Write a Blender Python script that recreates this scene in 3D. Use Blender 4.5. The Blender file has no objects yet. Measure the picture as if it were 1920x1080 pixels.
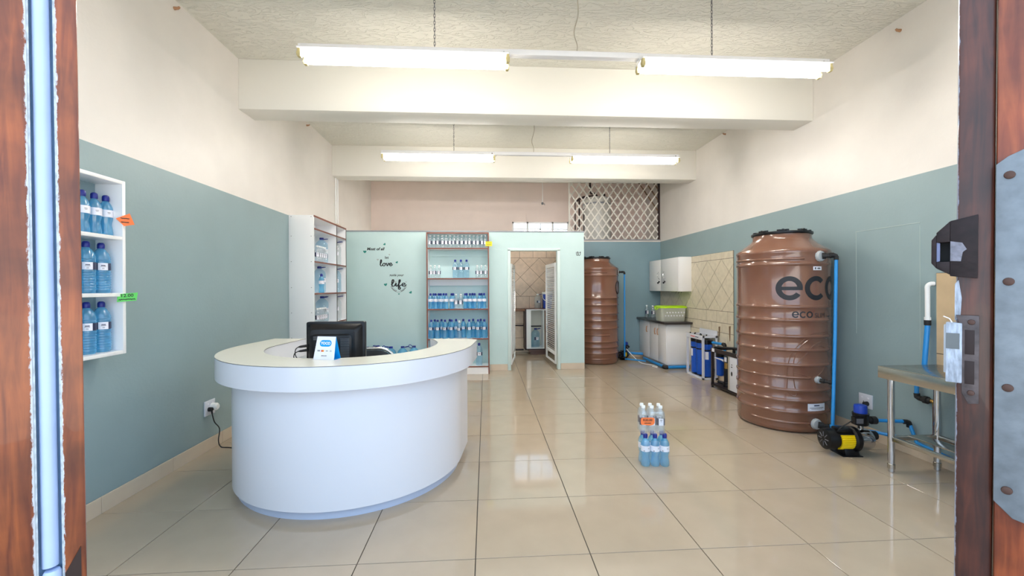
import bpy, bmesh, math, random
from mathutils import Vector, Matrix, Euler
random.seed(7)
PI = math.pi
sc = bpy.context.scene
C = sc.collection

# ------------------------------------------------------------------ camera
cam_d = bpy.data.cameras.new('camera')
cam_d.sensor_width = 36.0
cam_d.lens = 783.84 / 1920 * 36.0
cam_d.clip_start = 0.02
cam_o = bpy.data.objects.new('camera', cam_d)
C.objects.link(cam_o)
cam_o.matrix_world = (Matrix.Translation((0, 0, 1.4)) @ Matrix.Rotation(-0.0620, 4, 'Z')
                      @ Matrix.Rotation(PI / 2 - 0.0015, 4, 'X') @ Matrix.Rotation(-0.0052, 4, 'Z'))
sc.camera = cam_o

# ------------------------------------------------------------------ world, sun, exposure
W = bpy.data.worlds.new('sky'); sc.world = W
W.use_nodes = True
bg = W.node_tree.nodes['Background']
bg.inputs[0].default_value = (0.62, 0.80, 1.0, 1)
bg.inputs[1].default_value = 1.7
sun_d = bpy.data.lights.new('sun', 'SUN'); sun_d.energy = 30.0; sun_d.angle = 0.01
sun_d.color = (1.0, 0.93, 0.82)
sun_o = bpy.data.objects.new('sun', sun_d); C.objects.link(sun_o)
sun_o.rotation_euler = Vector((-0.95, -1.0, -1.15)).to_track_quat('-Z', 'Y').to_euler()
TUBE_STRENGTH = 33.0
sc.view_settings.view_transform = 'Standard'
sc.view_settings.look = 'None'
sc.view_settings.exposure = 0.70
sc.view_settings.gamma = 1.0
sc.view_settings.use_curve_mapping = False
cy = sc.cycles
cy.use_denoising = True
cy.max_bounces = 10
cy.diffuse_bounces = 6
cy.glossy_bounces = 4
cy.transmission_bounces = 6
cy.transparent_max_bounces = 24
cy.sample_clamp_indirect = 8.0
cy.caustics_reflective = False
cy.caustics_refractive = False

# ------------------------------------------------------------------ materials
def lin(c):
    return c / 12.92 if c <= 0.04045 else ((c + 0.055) / 1.055) ** 2.4
def rgb(r, g, b):
    return (lin(r / 255), lin(g / 255), lin(b / 255), 1)
def new_mat(name):
    m = bpy.data.materials.new(name); m.use_nodes = True
    nt = m.node_tree; b = nt.nodes['Principled BSDF']
    return m, nt, b
def N(nt, kind, **kw):
    n = nt.nodes.new(kind)
    for k, v in kw.items(): setattr(n, k, v)
    return n
def mat(name, col, rough=0.5, metal=0.0, noise=0.0, nscale=8.0, bump=0.0, bscale=60.0, spec=0.5, coat=0.0, stretch=None):
    m, nt, b = new_mat(name)
    b.inputs['Base Color'].default_value = col
    b.inputs['Roughness'].default_value = rough
    b.inputs['Metallic'].default_value = metal
    b.inputs['Specular IOR Level'].default_value = spec
    b.inputs['Coat Weight'].default_value = coat
    L = nt.links
    if noise or bump:
        tc = N(nt, 'ShaderNodeTexCoord')
        src = tc.outputs['Object']
        if stretch:
            mp = N(nt, 'ShaderNodeMapping'); mp.inputs['Scale'].default_value = stretch
            L.new(src, mp.inputs[0]); src = mp.outputs[0]
    if noise:
        nz = N(nt, 'ShaderNodeTexNoise'); nz.inputs['Scale'].default_value = nscale; nz.inputs['Detail'].default_value = 5
        L.new(src, nz.inputs['Vector'])
        mr = N(nt, 'ShaderNodeMapRange'); mr.inputs[1].default_value = 0.3; mr.inputs[2].default_value = 0.7
        mr.inputs[3].default_value = 1 - noise; mr.inputs[4].default_value = 1 + noise
        L.new(nz.outputs[0], mr.inputs[0])
        mx = N(nt, 'ShaderNodeVectorMath', operation='SCALE')
        mx.inputs[0].default_value = col[:3]
        L.new(mr.outputs[0], mx.inputs['Scale']); L.new(mx.outputs[0], b.inputs['Base Color'])
    if bump:
        nz2 = N(nt, 'ShaderNodeTexNoise'); nz2.inputs['Scale'].default_value = bscale; nz2.inputs['Detail'].default_value = 4
        L.new(src, nz2.inputs['Vector'])
        bp = N(nt, 'ShaderNodeBump'); bp.inputs['Strength'].default_value = bump; bp.inputs['Distance'].default_value = 0.01
        L.new(nz2.outputs[0], bp.inputs['Height']); L.new(bp.outputs[0], b.inputs['Normal'])
    return m
def wall_mat(name, low, high, zsplit):
    """plain painted plaster: two paints that meet at a height"""
    m, nt, b = new_mat(name); L = nt.links
    g = N(nt, 'ShaderNodeNewGeometry'); sx = N(nt, 'ShaderNodeSeparateXYZ'); L.new(g.outputs['Position'], sx.inputs[0])
    gt = N(nt, 'ShaderNodeMath', operation='GREATER_THAN'); gt.inputs[1].default_value = zsplit
    L.new(sx.outputs['Z'], gt.inputs[0])
    mx = N(nt, 'ShaderNodeMix', data_type='RGBA')
    L.new(gt.outputs[0], mx.inputs[0]); mx.inputs[6].default_value = low; mx.inputs[7].default_value = high
    nz = N(nt, 'ShaderNodeTexNoise'); nz.inputs['Scale'].default_value = 2.5; nz.inputs['Detail'].default_value = 6
    L.new(g.outputs['Position'], nz.inputs['Vector'])
    mr = N(nt, 'ShaderNodeMapRange'); mr.inputs[1].default_value = 0.3; mr.inputs[2].default_value = 0.7
    mr.inputs[3].default_value = 0.965; mr.inputs[4].default_value = 1.035
    L.new(nz.outputs[0], mr.inputs[0])
    vm = N(nt, 'ShaderNodeVectorMath', operation='SCALE'); L.new(mx.outputs[2], vm.inputs[0]); L.new(mr.outputs[0], vm.inputs['Scale'])
    L.new(vm.outputs[0], b.inputs['Base Color'])
    b.inputs['Roughness'].default_value = 0.42
    n2 = N(nt, 'ShaderNodeTexNoise'); n2.inputs['Scale'].default_value = 45; L.new(g.outputs['Position'], n2.inputs['Vector'])
    bp = N(nt, 'ShaderNodeBump'); bp.inputs['Strength'].default_value = 0.08; bp.inputs['Distance'].default_value = 0.01
    L.new(n2.outputs[0], bp.inputs['Height']); L.new(bp.outputs[0], b.inputs['Normal'])
    return m
def stipple_mat(name, col):
    """trowel-textured ceiling plaster"""
    m, nt, b = new_mat(name); L = nt.links
    b.inputs['Base Color'].default_value = col; b.inputs['Roughness'].default_value = 0.6
    g = N(nt, 'ShaderNodeNewGeometry')
    mp = N(nt, 'ShaderNodeMapping'); mp.inputs['Scale'].default_value = (5, 13, 8); mp.inputs['Rotation'].default_value = (0, 0, 0.6)
    L.new(g.outputs['Position'], mp.inputs[0])
    nz = N(nt, 'ShaderNodeTexNoise'); nz.inputs['Scale'].default_value = 1.6; nz.inputs['Detail'].default_value = 5
    nz.inputs['Distortion'].default_value = 1.6
    L.new(mp.outputs[0], nz.inputs['Vector'])
    rp = N(nt, 'ShaderNodeMapRange'); rp.inputs[1].default_value = 0.47; rp.inputs[2].default_value = 0.60
    L.new(nz.outputs[0], rp.inputs[0])
    bp = N(nt, 'ShaderNodeBump'); bp.inputs['Strength'].default_value = 0.65; bp.inputs['Distance'].default_value = 0.013
    L.new(rp.outputs[0], bp.inputs['Height']); L.new(bp.outputs[0], b.inputs['Normal'])
    return m
def plastic_clear(name, tint, body=0.25, bodycol=None):
    """see-through bottle plastic and the water in it: tinted, partly milky, with a glossy skin"""
    m = bpy.data.materials.new(name); m.use_nodes = True
    nt = m.node_tree; nt.nodes.clear(); L = nt.links
    out = N(nt, 'ShaderNodeOutputMaterial')
    tr = N(nt, 'ShaderNodeBsdfTransparent'); tr.inputs[0].default_value = tint
    df = N(nt, 'ShaderNodeBsdfDiffuse'); df.inputs[0].default_value = bodycol or tint
    tl = N(nt, 'ShaderNodeBsdfTranslucent'); tl.inputs[0].default_value = bodycol or tint
    md = N(nt, 'ShaderNodeMixShader'); md.inputs[0].default_value = 0.5; L.new(df.outputs[0], md.inputs[1]); L.new(tl.outputs[0], md.inputs[2])
    m1 = N(nt, 'ShaderNodeMixShader'); m1.inputs[0].default_value = body; L.new(tr.outputs[0], m1.inputs[1]); L.new(md.outputs[0], m1.inputs[2])
    gl = N(nt, 'ShaderNodeBsdfGlossy'); gl.inputs['Roughness'].default_value = 0.06; gl.inputs[0].default_value = (1, 1, 1, 1)
    lw = N(nt, 'ShaderNodeLayerWeight'); lw.inputs[0].default_value = 0.5
    pw = N(nt, 'ShaderNodeMath', operation='POWER'); L.new(lw.outputs['Facing'], pw.inputs[0]); pw.inputs[1].default_value = 3.5
    ml = N(nt, 'ShaderNodeMath', operation='MULTIPLY_ADD'); L.new(pw.outputs[0], ml.inputs[0]); ml.inputs[1].default_value = 0.5; ml.inputs[2].default_value = 0.08
    ge = N(nt, 'ShaderNodeNewGeometry'); iv = N(nt, 'ShaderNodeMath', operation='SUBTRACT'); iv.inputs[0].default_value = 1.0; L.new(ge.outputs['Backfacing'], iv.inputs[1])
    fr = N(nt, 'ShaderNodeMath', operation='MULTIPLY'); L.new(ml.outputs[0], fr.inputs[0]); L.new(iv.outputs[0], fr.inputs[1])
    m2 = N(nt, 'ShaderNodeMixShader'); L.new(fr.outputs[0], m2.inputs[0]); L.new(m1.outputs[0], m2.inputs[1]); L.new(gl.outputs[0], m2.inputs[2])
    L.new(m2.outputs[0], out.inputs[0])
    return m
def emit_mat(name, col, s):
    m = bpy.data.materials.new(name); m.use_nodes = True
    nt = m.node_tree; nt.nodes.clear()
    out = N(nt, 'ShaderNodeOutputMaterial'); e = N(nt, 'ShaderNodeEmission')
    e.inputs[0].default_value = col; e.inputs[1].default_value = s
    nt.links.new(e.outputs[0], out.inputs[0])
    return m
def wood_mat(name, c1, c2, chip=None, chipcol=(0.55, 0.6, 0.68, 1), chip_amt=0.5):
    """old varnished timber, grain along z; chip = list of local x positions whose arrises have lost the varnish"""
    m, nt, b = new_mat(name); L = nt.links
    tc = N(nt, 'ShaderNodeTexCoord')
    mp = N(nt, 'ShaderNodeMapping'); mp.inputs['Scale'].default_value = (60, 60, 5); L.new(tc.outputs['Object'], mp.inputs[0])
    nz = N(nt, 'ShaderNodeTexNoise'); nz.inputs['Scale'].default_value = 1.0; nz.inputs['Detail'].default_value = 7; nz.inputs['Distortion'].default_value = 0.8
    L.new(mp.outputs[0], nz.inputs['Vector'])
    mr = N(nt, 'ShaderNodeMapRange'); mr.inputs[1].default_value = 0.32; mr.inputs[2].default_value = 0.68; L.new(nz.outputs[0], mr.inputs[0])
    mx = N(nt, 'ShaderNodeMix', data_type='RGBA'); L.new(mr.outputs[0], mx.inputs[0]); mx.inputs[6].default_value = c1; mx.inputs[7].default_value = c2
    nb = N(nt, 'ShaderNodeTexNoise'); nb.inputs['Scale'].default_value = 7; nb.inputs['Detail'].default_value = 4
    L.new(tc.outputs['Object'], nb.inputs['Vector'])
    mr2 = N(nt, 'ShaderNodeMapRange'); mr2.inputs[1].default_value = 0.35; mr2.inputs[2].default_value = 0.65; mr2.inputs[3].default_value = 0.6; mr2.inputs[4].default_value = 1.25
    L.new(nb.outputs[0], mr2.inputs[0])
    vm = N(nt, 'ShaderNodeVectorMath', operation='SCALE'); L.new(mx.outputs[2], vm.inputs[0]); L.new(mr2.outputs[0], vm.inputs['Scale'])
    col = vm.outputs[0]
    if chip:
        sx = N(nt, 'ShaderNodeSeparateXYZ'); L.new(tc.outputs['Object'], sx.inputs[0])
        n3 = N(nt, 'ShaderNodeTexNoise'); n3.inputs['Scale'].default_value = 1; n3.inputs['Detail'].default_value = 8; n3.inputs['Roughness'].default_value = 0.7
        mp3 = N(nt, 'ShaderNodeMapping'); mp3.inputs['Scale'].default_value = (150, 150, 45); L.new(tc.outputs['Object'], mp3.inputs[0]); L.new(mp3.outputs[0], n3.inputs['Vector'])
        last = None
        for (x0, wd) in chip:
            d = N(nt, 'ShaderNodeMath', operation='SUBTRACT'); L.new(sx.outputs[0], d.inputs[0]); d.inputs[1].default_value = x0
            a = N(nt, 'ShaderNodeMath', operation='ABSOLUTE'); L.new(d.outputs[0], a.inputs[0])
            r = N(nt, 'ShaderNodeMapRange'); r.inputs[1].default_value = 0; r.inputs[2].default_value = wd; r.inputs[3].default_value = 0.42; r.inputs[4].default_value = -0.35
            L.new(a.outputs[0], r.inputs[0])
            if last is None: last = r.outputs[0]
            else:
                q = N(nt, 'ShaderNodeMath', operation='MAXIMUM'); L.new(last, q.inputs[0]); L.new(r.outputs[0], q.inputs[1]); last = q.outputs[0]
        s = N(nt, 'ShaderNodeMath', operation='ADD'); L.new(last, s.inputs[0]); L.new(n3.outputs[0], s.inputs[1])
        st = N(nt, 'ShaderNodeMapRange'); st.inputs[1].default_value = 0.60 + 0.3 * (0.5 - chip_amt); st.inputs[2].default_value = 0.72 + 0.3 * (0.5 - chip_amt); L.new(s.outputs[0], st.inputs[0])
        m2 = N(nt, 'ShaderNodeMix', data_type='RGBA'); L.new(st.outputs[0], m2.inputs[0]); L.new(col, m2.inputs[6]); m2.inputs[7].default_value = chipcol
        col = m2.outputs[2]
    L.new(col, b.inputs['Base Color'])
    b.inputs['Roughness'].default_value = 0.38; b.inputs['Coat Weight'].default_value = 0.25
    bp = N(nt, 'ShaderNodeBump'); bp.inputs['Strength'].default_value = 0.25; bp.inputs['Distance'].default_value = 0.003
    L.new(nz.outputs[0], bp.inputs['Height']); L.new(bp.outputs[0], b.inputs['Normal'])
    return m

WHITE = mat('white_melamine', rgb(242, 242, 243), 0.28)
PALE = mat('cream_laminate', rgb(228, 226, 214), 0.25)
GLOSSW = mat('gloss_white_laminate', rgb(222, 225, 235), 0.2)
SHADEW = mat('shaded_plinth_white', rgb(186, 198, 222), 0.3)  # counter white with the recess's shade put into its colour
WALL = wall_mat('two_tone_wall_paint', rgb(141, 162, 166), rgb(231, 226, 221), 2.30)
NOOK = wall_mat('nook_tinted_wall_paint', rgb(132, 160, 170), rgb(233, 222, 215), 2.30)  # wall paint shifted bluer to carry the nook's different light
REARW = wall_mat('rear_cream_pink_paint', rgb(228, 214, 205), rgb(236, 216, 208), 2.2)
MINT = wall_mat('mint_partition_paint', rgb(193, 217, 217), rgb(193, 217, 217), 9)
CEIL = stipple_mat('textured_ceiling_paint', rgb(226, 224, 214))
BEAM = mat('beam_paint', rgb(229, 227, 220), 0.6, bump=0.05, bscale=25)
TILE = mat('polished_beige_tile', rgb(176, 160, 140), 0.06, noise=0.035, nscale=5, spec=0.6)
GROUT = mat('dark_grout', rgb(72, 66, 60), 0.8)
SKIRT = mat('skirting_tile', rgb(205, 190, 170), 0.25, noise=0.03)
WTILE = mat('cream_wall_tile', rgb(216, 206, 184), 0.3, noise=0.08, nscale=14, bump=0.05)
WTILE2 = mat('pink_beige_wall_tile', rgb(218, 192, 170), 0.35, noise=0.08, nscale=14, bump=0.05)
WGROUT = mat('wall_tile_grout', rgb(88, 76, 64), 0.9)
PAVE = mat('outside_paving', rgb(150, 150, 150), 0.8, noise=0.1)
EDGE = mat('red_brown_edge_band', rgb(122, 66, 48), 0.4)
DEDGE = mat('dark_edge_line', rgb(70, 66, 62), 0.5)
BLACK = mat('black_plastic', rgb(14, 14, 17), 0.32, spec=0.35)
BLACKM = mat('black_rubber', rgb(24, 24, 26), 0.6)
DKSLOT = mat('dark_slot', rgb(8, 8, 10), 0.7)
INK = mat('black_ink', rgb(24, 24, 30), 0.5)
DGREY = mat('grey_print', rgb(95, 95, 100), 0.5)
NAVY = mat('navy_label_print', rgb(40, 46, 78), 0.4)
PAPER = mat('white_label_paper', rgb(238, 238, 248), 0.4)
CAPB = mat('dark_blue_cap', rgb(22, 36, 132), 0.3)
CAPW = mat('white_cap', rgb(238, 240, 240), 0.35)
WATERB = plastic_clear('blue_bottle_plastic', rgb(212, 243, 254), 0.42, rgb(118, 206, 245))
WATERL = plastic_clear('pale_blue_bottle_plastic', rgb(228, 243, 251), 0.24, rgb(190, 224, 242))
CLEAR = plastic_clear('clear_bottle_plastic', rgb(246, 250, 252), 0.24, rgb(236, 241, 245))
FILM = plastic_clear('shrink_film', rgb(252, 254, 255), 0.07, rgb(240, 245, 250))
CRATE = plastic_clear('milky_crate_plastic', rgb(235, 237, 232), 0.88, rgb(238, 239, 232))
TANK = mat('brown_tank_plastic', rgb(120, 80, 62), 0.2, noise=0.03, nscale=3, bump=0.02, bscale=8, spec=0.8, coat=0.4)
BLUEP = mat('blue_water_pipe', rgb(36, 140, 214), 0.3)
BLUEF = mat('blue_filter_housing', rgb(18, 84, 192), 0.3)
BLUEC = mat('royal_blue_plastic', rgb(24, 62, 170), 0.35)
GREYF = mat('grey_fitting', rgb(178, 184, 188), 0.4)
YELL = mat('yellow_housing', rgb(238, 205, 20), 0.35)
STEEL = mat('stainless_steel', rgb(190, 186, 178), 0.22, metal=1.0)
CHROME = mat('chrome', rgb(205, 205, 208), 0.12, metal=1.0)
BRASS = mat('brass', rgb(176, 140, 80), 0.3, metal=1.0)
COPPER = mat('copper_pipe', rgb(140, 84, 58), 0.4, metal=0.8)
DKSTEEL = mat('dark_painted_frame', rgb(46, 36, 34), 0.4)
DKTOP = mat('dark_countertop', rgb(52, 46, 46), 0.3, noise=0.15, nscale=40)
LIME = mat('lime_lid', rgb(176, 224, 24), 0.35)
HWOOD = mat('light_wood_handle', rgb(176, 132, 98), 0.4)
BWOOD = mat('brown_wood', rgb(120, 80, 54), 0.4, noise=0.2, nscale=6, stretch=(2, 20, 20))
GATEW = mat('white_gate_paint', rgb(232, 228, 220), 0.4)
GATER = mat('rusted_gate_metal', rgb(118, 92, 70), 0.6)
DKBROWN = mat('dark_brown_metal', rgb(52, 34, 36), 0.5)
GALV = mat('galvanised_plate', rgb(122, 128, 134), 0.5, metal=0.25, noise=0.2, nscale=25, bump=0.1, bscale=40)
RUST = mat('rusty_screw', rgb(84, 60, 52), 0.6, metal=0.4)
LOCKM = mat('worn_black_lock_metal', rgb(36, 25, 26), 0.6, metal=0.0, spec=0.3, noise=0.35, nscale=40, bump=0.15, bscale=60)
LOCKW = mat('worn_pale_paint', rgb(166, 174, 188), 0.55, noise=0.4, nscale=45, bump=0.3, bscale=70, stretch=(3, 3, .7))
RODB = mat('pale_blue_painted_rod', rgb(176, 194, 228), 0.35, noise=0.05)
ORANGE = mat('orange_card', rgb(250, 128, 66), 0.6)
GREENC = mat('green_card', rgb(98, 208, 96), 0.6)
YELC = mat('yellow_card', rgb(240, 222, 40), 0.6)
SKYB = mat('sky_blue_print', rgb(0, 160, 232), 0.4)
REDP = mat('red_print', rgb(220, 50, 45), 0.4)
AMBER = mat('amber_print', rgb(240, 150, 40), 0.4)
TEAL = mat('teal_print', rgb(32, 132, 122), 0.5)
GREYP = mat('pale_grey_print', rgb(170, 178, 178), 0.5)
TUBE = emit_mat('lit_fluorescent_tube', (1.0, 0.935, 0.84, 1), TUBE_STRENGTH)
TUBE2 = emit_mat('rear_lit_fluorescent_tube', (1.0, 0.94, 0.86, 1), TUBE_STRENGTH * 1.1)  # rear row set slightly stronger to brighten the nook
BATTEN = mat('white_batten_enamel', rgb(235, 235, 238), 0.35)
HOLDER = mat('cream_lamp_holder', rgb(196, 182, 130), 0.5)
GREYM = mat('grey_channel', rgb(150, 153, 160), 0.4)
GEY = mat('geyser_enamel', rgb(214, 212, 208), 0.25)
CORD = mat('grey_beige_cord', rgb(176, 168, 152), 0.6)
LEATHER = mat('black_leather', rgb(30, 30, 32), 0.35)
GLASS = plastic_clear('window_glass', rgb(250, 252, 252), 0.0)
WOODL = wood_mat('left_door_timber', rgb(104, 46, 20), rgb(152, 78, 34), chip=[(-0.068, 0.012), (-0.034, 0.010)], chipcol=rgb(196, 200, 206), chip_amt=0.55)
WOODR = wood_mat('right_door_timber', rgb(56, 27, 19), rgb(96, 46, 28), chip=[(0.0, 0.007)], chipcol=rgb(140, 146, 164), chip_amt=0.42)
WOODR2 = wood_mat('right_leaf_timber', rgb(120, 52, 26), rgb(160, 80, 40))

# ------------------------------------------------------------------ mesh helpers
class MB:
    def __init__(s): s.v = []; s.f = []; s.mi = []
    def add(s, vs, fs, mi=0):
        o = len(s.v); s.v += [tuple(v) for v in vs]
        s.f += [tuple(i + o for i in f) for f in fs]; s.mi += [mi] * len(fs)
        return s
    def box(s, x0, x1, y0, y1, z0, z1, mi=0):
        vs = [(x0, y0, z0), (x1, y0, z0), (x1, y1, z0), (x0, y1, z0), (x0, y0, z1), (x1, y0, z1), (x1, y1, z1), (x0, y1, z1)]
        return s.add(vs, [(0, 3, 2, 1), (4, 5, 6, 7), (0, 1, 5, 4), (1, 2, 6, 5), (2, 3, 7, 6), (3, 0, 4, 7)], mi)
    def quad(s, a, b, c, d, mi=0): return s.add([a, b, c, d], [(0, 1, 2, 3)], mi)
    def lathe(s, prof, n=20, c=(0, 0, 0), mi=0, cap=True):
        vs = []; fs = []
        for (r, z) in prof:
            for i in range(n):
                a = 2 * PI * i / n; vs.append((c[0] + r * math.cos(a), c[1] + r * math.sin(a), c[2] + z))
        for j in range(len(prof) - 1):
            for i in range(n):
                k = (i + 1) % n
                fs.append((j * n + i, j * n + k, (j + 1) * n + k, (j + 1) * n + i))
        if cap:
            if prof[0][0] > 1e-4: fs.append(tuple(range(n - 1, -1, -1)))
            if prof[-1][0] > 1e-4: fs.append(tuple((len(prof) - 1) * n + i for i in range(n)))
        return s.add(vs, fs, mi)
    def cyl(s, p0, p1, r0, r1=None, n=14, mi=0):
        return s.tube([p0, p1], r0, n, mi, radii=[r0, r0 if r1 is None else r1])
    def tube(s, pts, r, n=8, mi=0, radii=None, closed=False):
        P = [Vector(p) for p in pts]; m = len(P); vs = []; fs = []
        up = None
        for i in range(m):
            if closed: t = P[(i + 1) % m] - P[(i - 1) % m]
            else: t = P[min(i + 1, m - 1)] - P[max(i - 1, 0)]
            t.normalize()
            if up is None:
                up = Vector((0, 0, 1)) if abs(t.z) < 0.9 else Vector((1, 0, 0))
            a = (up - t * up.dot(t)); a.normalize(); up = a
            b = t.cross(a)
            rr = radii[i] if radii else r
            for k in range(n):
                g = 2 * PI * k / n
                vs.append(P[i] + (a * math.cos(g) + b * math.sin(g)) * rr)
        for i in range(m if closed else m - 1):
            j = (i + 1) % m
            for k in range(n):
                l = (k + 1) % n
                fs.append((i * n + k, i * n + l, j * n + l, j * n + k))
        if not closed:
            fs.append(tuple(range(n - 1, -1, -1))); fs.append(tuple((m - 1) * n + k for k in range(n)))
        return s.add(vs, fs, mi)
    def prism(s, poly, fn, d0, d1, mi=0):
        """poly: 2-D outline; fn(u, v, d) -> 3-D"""
        n = len(poly)
        vs = [fn(u, v, d0) for u, v in poly] + [fn(u, v, d1) for u, v in poly]
        fs = [tuple(range(n - 1, -1, -1)), tuple(range(n, 2 * n))] + [(i, (i + 1) % n, n + (i + 1) % n, n + i) for i in range(n)]
        return s.add(vs, fs, mi)
    def strip(s, outer, inner, z0, z1, mi=0):
        """band between two open 2-D paths of equal length"""
        n = len(outer); vs = []
        for z in (z0, z1):
            vs += [(x, y, z) for x, y in outer] + [(x, y, z) for x, y in inner]
        fs = []
        for i in range(n - 1):
            fs += [(2 * n + i, 2 * n + i + 1, 3 * n + i + 1, 3 * n + i), (i + 1, i, n + i, n + i + 1),
                   (i, i + 1, 2 * n + i + 1, 2 * n + i), (n + i + 1, n + i, 3 * n + i, 3 * n + i + 1)]
        fs += [(0, 2 * n, 3 * n, n), (n - 1, 2 * n - 1, 4 * n - 1, 3 * n - 1)]
        return s.add(vs, fs, mi)
    def mesh(s, name, mats, bevel=0.0, smooth=True, angle=0.6, seg=2):
        me = bpy.data.meshes.new(name); me.from_pydata(s.v, [], s.f); me.validate()
        mats = mats if isinstance(mats, (list, tuple)) else [mats]
        for m in mats: me.materials.append(m)
        if len(mats) > 1:
            for p, i in zip(me.polygons, s.mi): p.material_index = i
        bm = bmesh.new(); bm.from_mesh(me)
        bmesh.ops.recalc_face_normals(bm, faces=bm.faces)
        if bevel:
            es = [e for e in bm.edges if len(e.link_faces) == 2 and e.calc_face_angle(0) > 0.5]
            bmesh.ops.bevel(bm, geom=es, offset=bevel, segments=seg, affect='EDGES', profile=0.5, clamp_overlap=True)
        bm.to_mesh(me); bm.free()
        if smooth:
            for p in me.polygons: p.use_smooth = True
            me.set_sharp_from_angle(angle=angle)
        return me
    def build(s, name, mats, parent=None, loc=None, rot=None, **kw):
        return link(name, s.mesh(name, mats, **kw), parent, loc, rot)
def link(name, me, parent=None, loc=None, rot=None):
    o = bpy.data.objects.new(name, me); C.objects.link(o)
    if parent: o.parent = parent
    if loc: o.location = loc
    if rot: o.rotation_euler = rot
    return o
def thing(name, label, cat, loc=(0, 0, 0), rz=0, group=None, rot=None):
    o = bpy.data.objects.new(name, None); C.objects.link(o)
    o.empty_display_size = 0.1
    o.location = loc; o.rotation_euler = rot or (0, 0, rz)
    o['label'] = label; o['category'] = cat
    if group: o['group'] = group
    return o
def tag(o, label, cat, group=None):
    o['label'] = label; o['category'] = cat
    if group: o['group'] = group
    return o
def struct(o): o['kind'] = 'structure'; return o
def copy_tree(src, parent=None):
    o = src.copy(); C.objects.link(o)
    if parent: o.parent = parent
    for ch in list(src.children): copy_tree(ch, o)
    return o
def B(x0, x1, y0, y1, z0, z1): return MB().box(x0, x1, y0, y1, z0, z1)
def text_mesh(body, size, shear=0.0, bold=0.0, align='CENTER'):
    cu = bpy.data.curves.new('text', 'FONT'); cu.body = body; cu.size = size; cu.shear = shear; cu.offset = bold
    cu.align_x = align; cu.align_y = 'CENTER'; cu.resolution_u = 3
    o = bpy.data.objects.new('text', cu); C.objects.link(o)
    dg = bpy.context.evaluated_depsgraph_get()
    me = bpy.data.meshes.new_from_object(o.evaluated_get(dg))
    v = [tuple(q.co) for q in me.vertices]; f = [tuple(p.vertices) for p in me.polygons]
    bpy.data.objects.remove(o); bpy.data.curves.remove(cu); bpy.data.meshes.remove(me)
    return v, f
def writing(name, body, size, material, parent, fn, **kw):
    """flat lettering laid on a surface by fn(u, v)"""
    v, f = text_mesh(body, size, **kw)
    mb = MB().add([fn(a, b) for a, b, _ in v], f)
    me = bpy.data.meshes.new(name); me.from_pydata(mb.v, [], mb.f); me.materials.append(material)
    return link(name, me, parent)
def ribbon(mb, pts, w, fn, mi=0):
    """flat pen stroke along 2-D points"""
    n = len(pts); vs = []; fs = []
    for i in range(n):
        a = pts[max(i - 1, 0)]; b = pts[min(i + 1, n - 1)]
        dx, dy = b[0] - a[0], b[1] - a[1]; l = math.hypot(dx, dy) or 1
        nx, ny = -dy / l * w / 2, dx / l * w / 2
        vs += [fn(pts[i][0] + nx, pts[i][1] + ny), fn(pts[i][0] - nx, pts[i][1] - ny)]
    for i in range(n - 1): fs.append((2 * i, 2 * i + 1, 2 * i + 3, 2 * i + 2))
    mb.add(vs, fs, mi)
def spline(pts, k=6):
    """Catmull-Rom through 2-D or 3-D points"""
    P = [Vector(p) for p in pts]; out = []
    for i in range(len(P) - 1):
        p0, p1, p2, p3 = P[max(i - 1, 0)], P[i], P[i + 1], P[min(i + 2, len(P) - 1)]
        for j in range(k):
            t = j / k
            out.append(0.5 * ((2 * p1) + (p2 - p0) * t + (2 * p0 - 5 * p1 + 4 * p2 - p3) * t * t + (3 * p1 - p0 - 3 * p2 + p3) * t ** 3))
    out.append(P[-1])
    return [tuple(p) for p in out]
def scribble(w, n=9, h=0.3, seed=1):
    r = random.Random(seed)
    return [(-w / 2 + w * i / (n * 2), h * w * 0.18 * (r.uniform(0.3, 1) if i % 2 else -r.uniform(0.3, 1))) for i in range(n * 2 + 1)]

# ------------------------------------------------------------------ room shell
XL, XR, YF, YB, ZC = -2.416, 3.501, 0.96, 9.0, 3.66
fl = B(XL - 0.3, XR + 0.3, YF - 0.1, YB + 0.3, -0.15, -0.006).build('floor', GROUT, smooth=False); struct(fl)
xs = [XL] + [-0.0613 + 0.6 * k for k in range(-3, 6)] + [XR]
ys = [YF] + [2.163 + 0.6 * k for k in range(-1, 12)] + [YB]
cache = {}
for i in range(len(xs) - 1):
    for j in range(len(ys) - 1):
        w = round(xs[i + 1] - xs[i] - 0.005, 4); h = round(ys[j + 1] - ys[j] - 0.005, 4)
        if w < 0.02 or h < 0.02: continue
        if (w, h) not in cache:
            cache[(w, h)] = B(-w / 2, w / 2, -h / 2, h / 2, -0.006, 0).mesh('tile', TILE, bevel=0.0008, seg=1, smooth=False)
        link('tile', cache[(w, h)], fl, ((xs[i] + xs[i + 1]) / 2, (ys[j] + ys[j + 1]) / 2, 0))
struct(B(XL - 0.3, XR + 0.3, YF - 0.1, YB + 0.3, ZC, ZC + 0.15).build('ceiling', CEIL, smooth=False))
wl = struct(B(XL - 0.2, XL, YF - 0.1, YB + 0.2, -0.006, ZC).build('wall_left', WALL, smooth=False))
wr = struct(B(XR, XR + 0.2, YF - 0.1, YB + 0.2, -0.006, ZC).build('wall_right', WALL, smooth=False))
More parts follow.
